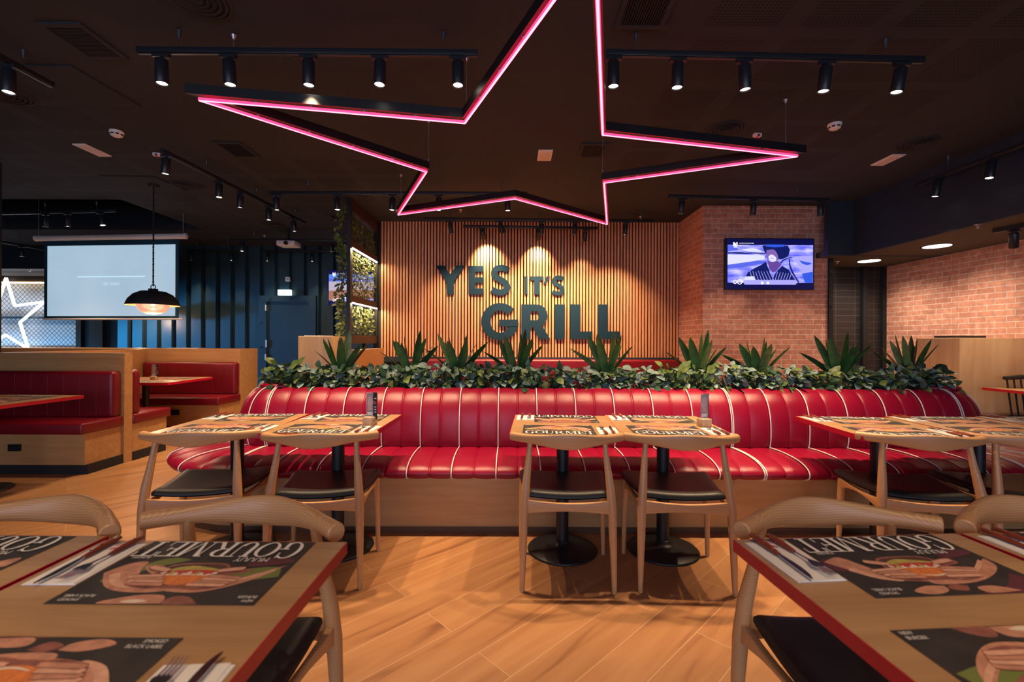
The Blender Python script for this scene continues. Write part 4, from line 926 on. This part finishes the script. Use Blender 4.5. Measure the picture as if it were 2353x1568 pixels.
def spiky(seed, n=10):
    mb = MB(); r_ = random.Random(seed); stems = []
    for i in range(n):
        a = 2*math.pi*i/n*1.62+r_.uniform(-.2, .2); lean = 0.12+0.75*(i/n)**1.1; L = r_.uniform(0.33, 0.40)*(1.0-0.12*i/n); W = r_.uniform(0.026, 0.037)
        d = Vector((math.cos(a)*lean, math.sin(a)*lean*0.55, 1)).normalized(); p0 = Vector((math.cos(a)*0.012, math.sin(a)*0.012, 0.0)); side = Vector((-math.sin(a), math.cos(a), 0))
        side = (side*0.55+Vector((1, 0, 0))*(0.8 if math.sin(a) < 0.3 else 0.4)).normalized(); nn = side.cross(d).normalized(); vs = []; ns_ = 8
        for k in range(ns_+1):
            t_ = k/ns_; w_ = W*(0.35+1.6*t_)*(1-t_)**0.75*1.35 if t_ > 0 else W*0.4
            c = p0+d*(L*t_)+Vector((math.cos(a), math.sin(a)*0.5, -0.8))*(0.20*lean*L*t_**2.2)
            vs += [c+side*w_+nn*w_*0.25, c, c-side*w_+nn*w_*0.25]
        fs = []
        for k in range(ns_): fs += [(3*k, 3*k+1, 3*k+4, 3*k+3), (3*k+1, 3*k+2, 3*k+5, 3*k+4)]
        mb.cur = 0 if r_.random() < 0.8 else 1; mb.add(vs, fs, True)
    mb.cur = 2; mb.tube([(0, 0, -0.08), (0, 0, 0.03)], 0.012, 8)
    return mb.build('spiky_plant', ['leaf_spike', 'leaf_lime', 'stem'])
for i, px in enumerate(spk):
    p = at(px, 830, Y=YC+0.02); o = spiky(20+i); o.location = (p.x, YC+0.02, 0.955); o.scale = (1.1, 1, 1.02 if i != 6 else 0.9); o.rotation_euler = (0, 0, rnd.uniform(-0.3, 0.3))
    tag(o, '%s spiky plant with upright blade leaves from the left in planter' % ordn[i], 'plant', 'spiky plants in the sofa planter')

# ================================================================== ELBOW CHAIRS
def make_chair():
    o = thing('elbow_chair', 'x', 'chair')
    # back rail
    N = 29; st = []
    for i in range(N):
        t_ = -1+2*i/(N-1); x = 0.282*math.sin(t_*math.pi/2*0.98)/math.sin(math.pi/2*0.98); 
        x = 0.282*(t_*0.55+0.45*math.sin(t_*math.pi/2))
        y = -0.225+0.130*(abs(x)/0.282)**1.75
        c_ = math.exp(-(x/0.15)**2); e = (abs(x)/0.282)**3
        hh = 0.0185+0.0225*c_+0.0045*e; tt = 0.019-0.006*c_+0.004*e; zc_ = 0.7465-0.002*c_; ex_ = 0.9-0.28*c_
        st.append((x, y, zc_, hh, tt, ex_))
    n = 16; pts = []
    for i, (x, y, z, hh, tt, ex_) in enumerate(st):
        a = st[max(i-1, 0)]; b_ = st[min(i+1, N-1)]; d = Vector((b_[0]-a[0], b_[1]-a[1], 0)).normalized(); nr = Vector((-d.y, d.x, 0))
        for k in range(n):
            an = 2*math.pi*k/n; cs, sn = math.cos(an), math.sin(an); cs = math.copysign(abs(cs)**ex_, cs); sn = math.copysign(abs(sn)**ex_, sn)
            sh = 0.25*(z+hh*sn-0.747)*(1.0 if abs(x) < 0.2 else 0.3)
            pts.append(Vector((x, y, z))+nr*(tt*cs - sh*0.6)+Vector((0, 0, hh*sn)))
    mb = MB(); fs = []
    for i in range(N-1):
        for k in range(n): fs.append((i*n+k, (i+1)*n+k, (i+1)*n+(k+1) % n, i*n+(k+1) % n))
    mb.add(pts, fs, True)
    for i0, sg in ((0, 1), (N-1, -1)):
        r0 = pts[i0*n:(i0+1)*n]; c = sum(r0, Vector())/n; d = (c-sum(pts[(i0+sg)*n:(i0+sg+1)*n], Vector())/n).normalized(); r1 = [c+(p-c)*0.88+d*0.003 for p in r0]
        mb.add(r0+r1, [(k, (k+1) % n, n+(k+1) % n, n+k) for k in range(n)], True); mb.add(r1, [tuple(range(n))])
    mb.build('backrest_rail', 'ash', o, fixn=True)
    for s_ in (-1, 1):
        MB().tube([(s_*0.228, -0.222, 0.006), (s_*0.224, -0.214, 0.2), (s_*0.219, -0.203, 0.40), (s_*0.212, -0.194, 0.50), (s_*0.198, -0.165, 0.64), (s_*0.190, -0.150, 0.735)], [0.0125, 0.0175, 0.0225, 0.0215, 0.0155, 0.0125], 16).tube([(s_*0.228, -0.222, 0.0), (s_*0.228, -0.222, 0.006)], 0.011, 12).build('leg', 'ash', o)
        MB().tube([(s_*0.240, 0.192, 0.006), (s_*0.236, 0.188, 0.22), (s_*0.230, 0.183, 0.38), (s_*0.228, 0.180, 0.437)], [0.0115, 0.016, 0.020, 0.020], 16).tube([(s_*0.24, 0.192, 0.0), (s_*0.24, 0.192, 0.006)], 0.010, 12).build('leg', 'ash', o)
        # side rail, arched
        mb = MB(); K = 10; vs = []
        for i in range(K+1):
            t_ = i/K; x = s_*(0.218+0.012*t_); y = -0.195+0.375*t_; zt = 0.445-0.018*math.sin(math.pi*t_); zb = 0.385+0.030*math.sin(math.pi*t_)
            vs += [(x-0.011, y, zb), (x+0.011, y, zb), (x+0.011, y, zt), (x-0.011, y, zt)]
        fs = []
        for i in range(K):
            for k in range(4): fs.append((4*i+k, 4*i+(k+1) % 4, 4*i+4+(k+1) % 4, 4*i+4+k))
        fs += [(3, 2, 1, 0), (4*K, 4*K+1, 4*K+2, 4*K+3)]; mb.add(vs, fs); mb.build('seat_rail', 'ash', o, bevel=0.003)
    for (y, xx, z0, z1) in ((-0.205, 0.215, 0.385, 0.452), (0.182, 0.228, 0.395, 0.437)):
        mb = MB(); K = 10; vs = []
        for i in range(K+1):
            t_ = i/K; x = -xx+2*xx*t_; zb = z0+0.012*math.sin(math.pi*t_); zt = z1-0.016*math.sin(math.pi*t_)
            vs += [(x, y-0.010, zb), (x, y+0.010, zb), (x, y+0.010, zt), (x, y-0.010, zt)]
        fs = []
        for i in range(K):
            for k in range(4): fs.append((4*i+k, 4*i+(k+1) % 4, 4*i+4+(k+1) % 4, 4*i+4+k))
        fs += [(3, 2, 1, 0), (4*K, 4*K+1, 4*K+2, 4*K+3)]; mb.add(vs, fs); mb.build('seat_rail', 'ash', o, bevel=0.003)
    # seat pad: saddle, rounded trapezoid
    U = 22; V = 20; top = []; bot = []
    def q(u_, v_):
        y = -0.175+0.415*v_; hw = (0.200+0.056*v_**0.8)*(1-0.10*max(0, v_-0.9)*10*0.3); return hw*(2*u_-1), y
    def rise(u_, v_):
        e = min(1, min(u_, 1-u_)/0.09, min(v_, 1-v_)/0.09); e = max(e, 0); return math.sqrt(1-(1-e)**2)
    for i in range(U+1):
        for j in range(V+1):
            u_, v_ = i/U, j/V; u_ = 0.5-0.5*math.cos(math.pi*u_); v_ = 0.5-0.5*math.cos(math.pi*v_); x, y = q(u_, v_)
            base = 0.448+0.020*(2*u_-1)**2*0.7-0.010*math.sin(math.pi*v_)+0.004; r_ = rise(u_, v_)
            if abs(x) > 0.18 and y < -0.14: pass
            top.append((x, y, base+0.030*r_-0.004)); bot.append((x, y, base-0.008-0.006*r_))
    mb = MB(); mb.grid(top, U+1, V+1); o2 = len(mb.v); mb.grid(bot, U+1, V+1)
    mb.build('seat_pad', 'pad', o, fixn=False)
    # merge rims
    return o
chair0 = make_chair(); cu = [0]
def chair(x, y, rz, label, group):
    if cu[0] == 0: o = chair0; o.location = (x, y, 0); o.rotation_euler = (0, 0, R(rz))
    else: o = dup(chair0, (x, y, 0), R(rz))
    cu[0] += 1; o['label'] = label; o['group'] = group
G1 = 'elbow chairs facing the sofa'; G2 = 'elbow chairs facing the camera'
chair(-1.65, 2.50, 9, 'leftmost wooden elbow chair facing the red sofa, seen from behind', G1)
chair(-1.005, 2.475, 6, 'wooden elbow chair facing the sofa, right one of the left pair', G1)
chair(0.29, 2.475, -2, 'wooden elbow chair facing the sofa, left one of the middle pair', G1)
chair(0.885, 2.465, -4, 'wooden elbow chair facing the sofa, right one of the middle pair', G1)
chair(2.145, 2.475, -12, 'wooden elbow chair at the first table of the right-hand row', G1)
chair(2.715, 2.475, -9, 'rightmost wooden elbow chair facing the sofa, cut by the frame', G1)
chair(-1.325, 1.12, 171, 'foreground elbow chair at the far left, cut by the frame', G2)
chair(-0.745, 1.12, 173, 'foreground elbow chair facing the camera behind the left aisle table', G2)
chair(0.895, 1.125, 184, 'foreground elbow chair facing the camera behind the right aisle table', G2)
chair(1.505, 1.15, 185, 'foreground elbow chair at the far right, cut by the frame', G2)

# ================================================================== TABLES
TB = [(-1.645, 2.73, 3, 'leftmost table before the sofa'), (-1.04, 2.73, -1, 'second table from left before the sofa'), (0.305, 2.72, -3.3, 'left table of the middle pair'), (0.905, 2.72, -3.3, 'right table of the middle pair'),
      (2.17, 2.70, -4, 'first table of right-hand row'), (2.785, 2.72, -2, 'second table of right-hand row'), (3.40, 2.73, -2, 'third table of right-hand row'),
      (-1.318, 0.83, -0.5, 'foreground far left table'), (-0.705, 0.80, -0.4, 'foreground left aisle table'), (0.877, 0.842, 4, 'foreground right aisle table'), (1.49, 0.885, 4, 'foreground far right table')]
t0 = None
for (x, y, rz, ds) in TB:
    lb = 'square wooden table with red edge, ' + ds
    if t0 is None: t0 = make_table(lb, loc=(x, y, 0), rz=R(rz))
    else: dup(t0, (x, y, 0), R(rz), lb)

# ------------------------------------------------------------------ lettering for the placemats
def ser(ch):
    t_ = 0.05
    if ch == 'O': return ring(.42,.5,.42,.5,.27,.455,0,360,24), .84
    if ch == 'G': return ring(.42,.5,.42,.5,.27,.455,48,322,22)+[rct(.66,.66,.71,.97), rct(.58,.05,.72,.45), rct(.48,.42,.84,.47)], .84
    if ch == 'U': return [rct(.09,.27,.24,1), rct(.66,.27,.71,1), rct(0,.95,.34,1), rct(.55,.95,.84,1)]+ring(.40,.28,.31,.28,.165,.235,180,360,12), .84
    if ch == 'R': return [rct(.08,0,.23,1), rct(0,0,.32,.05), rct(0,.95,.35,1), rct(.23,.47,.36,.52)]+ring(.35,.735,.34,.265,.19,.22,-90,90,12)+[[(.36,.50),(.52,.50),(.80,0),(.63,0)], rct(.60,0,.88,.05)], .88
    if ch == 'M': return [rct(.10,0,.15,1), [(.10,1),(.27,1),(.56,0),(.47,0)], [(.50,0),(.55,0),(.86,1),(.80,1)], rct(.80,0,.95,1), rct(0,0,.26,.05), rct(.70,0,1.05,.05), rct(0,.95,.20,1), rct(.85,.95,1.05,1)], 1.05
    if ch == 'E': return [rct(.08,0,.23,1), rct(0,.95,.66,1), rct(.61,.70,.66,1), rct(.23,.48,.48,.53), rct(.45,.38,.50,.64), rct(0,0,.68,.05), rct(.63,0,.68,.30)], .70
    if ch == 'T': return [rct(.32,0,.47,1), rct(0,.95,.80,1), rct(0,.70,.05,1), rct(.75,.70,.80,1), rct(.20,0,.60,.05)], .80
def placemat(variant):
    mats = ['mat','skinl','skin','skin2','bun','sauce','tomato','lettuce','meat','sleeve','plum','ink']; mb = MB(); L = [0.0008]
    mb.box(-0.1975, 0.1975, -0.1325, 0.1325, 0, 0.0008)
    def pg(pts, m, sm=True):
        L[0] += 0.00004; mb.cur = mats.index(m); 
        if sm: pts = smooth(pts+[pts[0]], 4)[:-1]
        mb.poly(pts, L[0])
    if variant == 0:   # two hands lifting a burger, olive sleeves
        pg([(.04,-.04),(.10,-.045),(.16,.03),(.155,.055),(.10,.0)], 'sleeve'); pg([(-.19,.03),(-.12,.045),(-.06,.02),(-.10,.0),(-.17,-.01)], 'sleeve')
        pg([(-.185,-.02),(-.12,.03),(-.06,.055),(-.01,.07),(.01,.085),(-.05,.092),(-.10,.075),(-.15,.035)], 'skin'); pg([(.185,.02),(.14,.07),(.09,.09),(.03,.092),(.0,.08),(.05,.06),(.09,.045),(.12,.0),(.13,-.03),(.165,-.02)], 'skin')
        pg([(-.13,.005),(-.08,-.005),(-.045,.012),(-.05,.026),(-.09,.022)], 'skin2'); pg([(.05,.01),(.09,-.015),(.12,-.01),(.09,.018),(.06,.028)], 'skin')
        pg([(-.02,.13),(-.01,.105),(.03,.10),(.08,.115),(.10,.131),(.04,.131)], 'skin'); pg([(-.09,.131),(-.06,.108),(-.03,.105),(-.02,.131)], 'skin2'); pg([(.01,.122),(.035,.116),(.06,.124),(.035,.129)], 'sauce')
    elif variant == 1: # face behind, arms folded round burger
        pg([(-.17,.06),(-.12,.10),(-.05,.125),(-.02,.131),(-.12,.131),(-.19,.10)], 'plum'); pg([(.12,-.02),(.19,-.02),(.19,.03),(.14,.02)], 'plum')
        pg([(-.19,-.005),(-.13,.03),(-.08,.06),(-.03,.075),(.03,.078),(.02,.094),(-.06,.090),(-.13,.065),(-.18,.03)], 'skin'); pg([(.19,-.01),(.15,.04),(.10,.07),(.03,.082),(.02,.066),(.07,.052),(.11,.02),(.14,-.03)], 'skin')
        pg([(-.11,-.01),(-.07,-.004),(-.05,.008),(-.07,.020),(-.11,.012)], 'skin2'); pg([(-.03,.100),(.0,.095),(.02,.110),(-.01,.120)], 'skin2'); pg([(.02,.100),(.06,.098),(.10,.115),(.07,.128),(.03,.118)], 'skin'); pg([(-.12,.125),(-.08,.105),(-.04,.110),(-.05,.130)], 'skin')
    else:              # chin and mouth close-up with round bun
        pg([(-.15,.131),(-.14,.06),(-.06,.02),(.05,.02),(.13,.05),(.15,.131)], 'skin2'); pg([(-.07,.125),(-.03,.108),(.04,.108),(.08,.125),(.03,.131),(-.03,.131)], 'skin'); pg([(-.19,.02),(-.12,.055),(-.06,.06),(-.03,.05),(-.06,.035),(-.12,.02),(-.18,-.02)], 'skin'); pg([(.19,.03),(.12,.065),(.05,.065),(.03,.05),(.08,.035),(.14,.01),(.19,-.01)], 'skin')
    def fing(x0, y0, x1, y1, w_, m='skinl'):
        dx, dy = x1-x0, y1-y0; l = math.hypot(dx, dy); nx, ny = -dy/l*w_, dx/l*w_
        pg([(x0+nx*1.5, y0+ny*1.5), (x0-nx*1.5, y0-ny*1.5), (x1-nx*1.3, y1-ny*1.3), (x1+dx/l*w_, y1+dy/l*w_), (x1+nx*1.3, y1+ny*1.3)], 'skin2')
        pg([(x0+nx, y0+ny), (x0-nx, y0-ny), (x1-nx, y1-ny), (x1+dx/l*w_*.7, y1+dy/l*w_*.7), (x1+nx, y1+ny)], m)
    if variant < 2:
        pg([(-.17,.0),(-.12,.035),(-.07,.058),(-.075,.064),(-.12,.045),(-.165,.014)], 'skinl'); pg([(.165,.03),(.13,.065),(.09,.078),(.085,.070),(.125,.05),(.15,.02)], 'skinl')
        pg([(-.10,.062),(-.06,.074),(-.02,.078),(-.05,.083),(-.09,.074)], 'skin2'); pg([(.11,.06),(.08,.074),(.04,.080),(.03,.074),(.07,.064)], 'skin2')
        pg([(-.165,-.06),(-.10,-.03),(-.11,-.01),(-.19,-.03)], 'plum')
    else:
        for sx_ in (-1, 1): pg([(sx_*.18,.0),(sx_*.12,.03),(sx_*.08,.045),(sx_*.12,.045),(sx_*.17,.02)], 'skinl'); pg([(sx_*.06,.085),(sx_*.11,.075),(sx_*.12,.10),(sx_*.08,.11)], 'skin')
        pg([(-.03,.118),(.0,.113),(.04,.118),(.0,.123)], 'tomato'); pg([(-.10,.095),(-.07,.09),(-.06,.105),(-.09,.112)], 'plum'); pg([(.07,.095),(.10,.09),(.10,.108),(.08,.112)], 'plum')
    pg([(-.070,-.004),(-.05,-.022),(.0,-.026),(.055,-.020),(.072,.0),(.075,.03),(.05,.07),(0,.078),(-.05,.07),(-.075,.03)], 'skin2')
    pg([(-.062,.0),(-.05,-.016),(.0,-.020),(.05,-.014),(.062,.002),(.0,.008)], 'meat'); pg([(-.055,.004),(-.02,-.006),(.02,-.012),(.058,.006),(.03,.014),(-.03,.013)], 'lettuce')
    pg([(-.066,.016),(-.03,.006),(.03,.008),(.066,.018),(.03,.026),(-.03,.026)], 'tomato'); pg([(-.05,.024),(-.02,.017),(.0,.024),(.025,.016),(.052,.026),(.02,.036),(-.02,.036)], 'sauce')
    pg([(-.058,.032),(-.02,.028),(.03,.028),(.058,.034),(.045,.056),(.0,.066),(-.045,.056)], 'bun'); 
    pg([(-.040,.050),(-.01,.058),(.025,.054),(.0,.062),(-.03,.060)], 'lettuce' if variant == 9 else 'sauce') if variant == 1 else None
    for k in range(7): pg([(-.056+.018*k, .020), (-.050+.018*k, .012), (-.044+.018*k, .020), (-.050+.018*k, .027)], ['sauce', 'tomato', 'lettuce'][k % 3])
    for k in range(4): fing(-.115+.006*k, .050+.009*k-.01, -.052+.008*k, .030+.012*k, .0048, 'skinl' if k % 2 else 'skin'); fing(.115-.006*k, .046+.009*k-.01, .054-.008*k, .030+.012*k, .0048, 'skin' if k % 2 else 'skinl')
    fing(-.10,.0,-.056,.010,.006); fing(.10,-.004,.058,.010,.006)
    mb.cur = mats.index('ink'); L[0] += 0.0001
    x = -0.183; H = 0.074
    for i, ch in enumerate('GOURMET'):
        polys, w_ = ser(ch); s_ = 0.0615; h_ = H*(1.12 if i == 0 else 1.0)
        for pl in polys: mb.poly([(x+a*s_, -0.126+(0.0 if i else -0.002)+b_*h_) for a, b_ in pl], L[0])
        x += w_*s_+0.0015
    for tx, size, cx_, cy_ in (('MUUUY', 0.022, -0.095, -0.040), ('NEW', 0.010, -0.179, 0.121), ('BURGER', 0.010, -0.172, 0.108), ('SMOKED', 0.010, 0.160, 0.121), ('BLACK LABEL', 0.010, 0.152, 0.108), ('BURGERS', 0.010, 0.16, -0.046)):
        vs, fs = text_geo(tx); mb.add([(cx_+a*size, cy_+b_*size*1.2, L[0]) for a, b_ in vs], fs)
    o = mb.build('placemat', mats); return o
mats0 = [placemat(0), placemat(1), placemat(2)]
def napkin():
    o = thing('paper_napkin', 'x', 'napkin'); 
    MB().box(-0.054, 0.054, -0.092, 0.092, 0, 0.0012).build('lower_fold', 'paper', o)
    MB().box(-0.046, 0.050, -0.085, 0.092, 0.0012, 0.0026, Matrix.Rotation(R(2.5), 4, 'Z')).build('upper_fold', 'paper', o)
    m = MB(); m.poly(smooth([(0,-.072),(.010,-.062),(.006,-.056),(0,-.060),(-.006,-.056),(-.010,-.062),(0,-.072)], 3)[:-1], 0.0030)
    for i in range(6): m.poly(rct(-0.014+i*0.005, -0.086, -0.011+i*0.005, -0.078), 0.0030)
    m.build('printed_mark', 'pink', o); return o
def knife():
    o = thing('table_knife', 'x', 'knife')
    MB().tube([(0, -0.105, 0.006), (0, -0.10, 0.0065), (0, -0.06, 0.0065), (0, -0.02, 0.0055), (0, 0.0, 0.005)], [0.004, 0.0085, 0.0095, 0.0075, 0.006], 12, flat=0.62).build('handle', 'handle', o)
    m = MB(); pl = smooth([(-0.004,0.0),(-0.006,0.02),(-0.008,0.05),(-0.006,0.085),(0.002,0.108),(0.006,0.105),(0.0065,0.06),(0.005,0.02),(0.004,0.0)], 3); m.poly(pl, 0.0045, 0.006); m.build('blade', 'steel', o)
    m = MB()
    for y in (-0.08, -0.05, -0.02): m.lathe([(0, 0.0125), (0.0028, 0.0123), (0.003, 0.008)], c=(0, y, 0), n=8)
    m.build('rivets', 'steel', o); return o
def fork():
    o = thing('table_fork', 'x', 'fork')
    MB().tube([(0, -0.105, 0.006), (0, -0.10, 0.0065), (0, -0.06, 0.0065), (0, -0.015, 0.005)], [0.004, 0.008, 0.009, 0.006], 12, flat=0.62).build('handle', 'handle', o)
    m = MB(); m.tube([(0, -0.015, 0.005), (0, 0.01, 0.006), (0, 0.035, 0.0075)], [0.0035, 0.0028, 0.004], 8, flat=0.5)
    m.poly(smooth([(-0.003,0.03),(-0.0115,0.045),(-0.012,0.062),(0.012,0.062),(0.0115,0.045),(0.003,0.03)], 3), 0.0065, 0.008)
    for i in range(4): x = -0.0095+i*0.0063; m.tube([(x, 0.06, 0.007), (x, 0.08, 0.006), (x, 0.100, 0.009)], [0.0019, 0.0017, 0.0009], 6)
    m.build('head', 'steel', o)
    m = MB()
    for y in (-0.08, -0.05): m.lathe([(0, 0.0122), (0.0026, 0.012), (0.003, 0.008)], c=(0, y, 0), n=8)
    m.build('rivets', 'steel', o); return o
nap0, kn0, fk0 = napkin(), knife(), fork(); first = {}
def put(kind, src, x, y, z, rz, label, group):
    if kind not in first: first[kind] = 1; o = src; o.location = (x, y, z); o.rotation_euler = (0, 0, rz)
    else:
        o = dup(src, (x, y, z), rz)
    o['label'] = label; o['group'] = group
    cats = {'n': 'napkin', 'k': 'knife', 'f': 'fork'}; o['category'] = cats.get(kind, 'placemat')
    return o
VAR = [[0, 2], [2, 0], [2, 0], [0, 2], [0, 2], [1, 0], [0, 1], [2, 1], [0, 1], [1, 0], [0, 2]]
for i, (tx, ty, rz, ds) in enumerate(TB):
    rt = Matrix.Rotation(R(rz), 3, 'Z'); fg = i >= 7
    for far in (1, 0):
        if fg: side = 'far edge' if far else 'near edge'
        else: side = 'sofa side' if far else 'chair side'
        sgn = 1 if far else -1
        r_ = rnd.uniform(-2, 2)
        c = rt @ Vector((0.028*sgn*(1 if far else 1.2), (0.181 if far else -0.178), 0)); v_ = VAR[i][0 if far else 1]
        put('p%d' % v_, mats0[v_], tx+c.x, ty+c.y, 0.7503, R(rz+(180 if far else 0)), 'dark burger placemat at %s of %s' % (side, ds), 'dark placemats with GOURMET lettering')
        c = rt @ Vector((-0.228*sgn, 0.205*sgn, 0))
        if not far: c = rt @ Vector((0.236, -0.20, 0))
        nr = R(rz+(180 if far else 0)+r_); put('n', nap0, tx+c.x, ty+c.y, 0.7505 if abs(c.x) > 0 else 0.7505, nr, 'white folded napkin at %s of %s' % (side, ds), 'folded white napkins')
        rn = Matrix.Rotation(nr, 3, 'Z')
        k1 = rn @ Vector((0.022, -0.008+rnd.uniform(-.008, .008), 0)); f1 = rn @ Vector((-0.024, -0.004+rnd.uniform(-.008, .008), 0))
        put('k', kn0, tx+c.x+k1.x, ty+c.y+k1.y, 0.7540, nr+R(rnd.uniform(-1, 5)), 'wooden-handled knife at %s of %s' % (side, ds), 'wooden-handled knives')
        put('f', fk0, tx+c.x+f1.x, ty+c.y+f1.y, 0.7540, nr+R(rnd.uniform(-3, 3)), 'wooden-handled fork at %s of %s' % (side, ds), 'wooden-handled forks')
# booth table settings
for (x, y, rz_, v_, lb) in ((-4.15, 3.86, 180, 1, 'placemat at far side of the near left booth table'), (-4.16, 3.56, 0, 2, 'placemat at near side of the near left booth table'), (-4.30, 5.83, 180, 2, 'placemat at far side of the booth table under pendant'), (-4.28, 5.42, 0, 0, 'placemat at near side of the booth table under pendant')):
    put('p%d' % v_, mats0[v_], x, y, 0.7503, R(rz_), 'dark burger ' + lb, 'dark placemats with GOURMET lettering')
put('n', nap0, -4.05, 5.44-0.02, 0.7515, R(70), 'white folded napkin on the booth table under pendant', 'folded white napkins')

# menu holders
def menu(px, py, rz, label, s=1.0, loc=None):
    p = loc or at(px, py, z=0.7503); o = thing('menu_holder', label, 'menu holder', (p.x, p.y, 0.7503), R(rz), 'menu holders on wooden blocks')
    MB().box(-0.030, 0.030, -0.030, 0.030, 0, 0.046).build('wooden_block', 'pale', o, bevel=0.002)
    MB().box(-0.024, 0.024, -0.004, -0.001, 0.046, 0.19).build('acrylic_panel', 'acrylic', o)
    m = MB(); m.box(-0.022, 0.022, -0.0005, 0.0005, 0.05, 0.185); m.cur = 1; cv = lambda a, b_, c: (a, c, b_)
    m.poly(smooth([(-.018,.12),(-.01,.165),(.01,.170),(.018,.14),(.012,.11),(-.01,.105),(-.018,.12)], 3)[:-1], -0.0008, None, cv); m.cur = 2; m.poly(smooth([(-.014,.10),(0,.118),(.014,.10),(.01,.085),(-.01,.085),(-.014,.10)], 3)[:-1], -0.0009, None, cv)
    m.cur = 3; m.poly(rct(-.017, .056, .017, .074), -0.0009, None, cv); m.build('picture_card', ['plum', 'skin', 'bun', 'ink'], o)
    m = MB(); m.box(0.002, 0.040, 0.014, 0.016, 0.03, 0.188); m.cur = 1; m.box(0.010, 0.032, 0.0132, 0.014, 0.12, 0.135); m.cur = 2
    for z in (0.15, 0.10, 0.085, 0.07): m.box(0.020, 0.034, 0.0132, 0.014, z, z+0.006)
    m.build('menu_card', ['mat', 'pink', 'ink'], o)
    vs, fs = text_geo('FH'); 
    MB().add([(0.0305, a*0.02, 0.024+b_*0.02) for a, b_ in vs], fs).build('printed_initials', 'meat', o)
menu(850, 976, -20, 'menu holder on wooden block, left table group before the sofa')
menu(1618, 980, 12, 'menu holder on wooden block, middle table group before the sofa')
menu(0, 0, 10, 'menu holder on wooden block on booth table under pendant', loc=Vector((-4.42, 5.62, 0)))
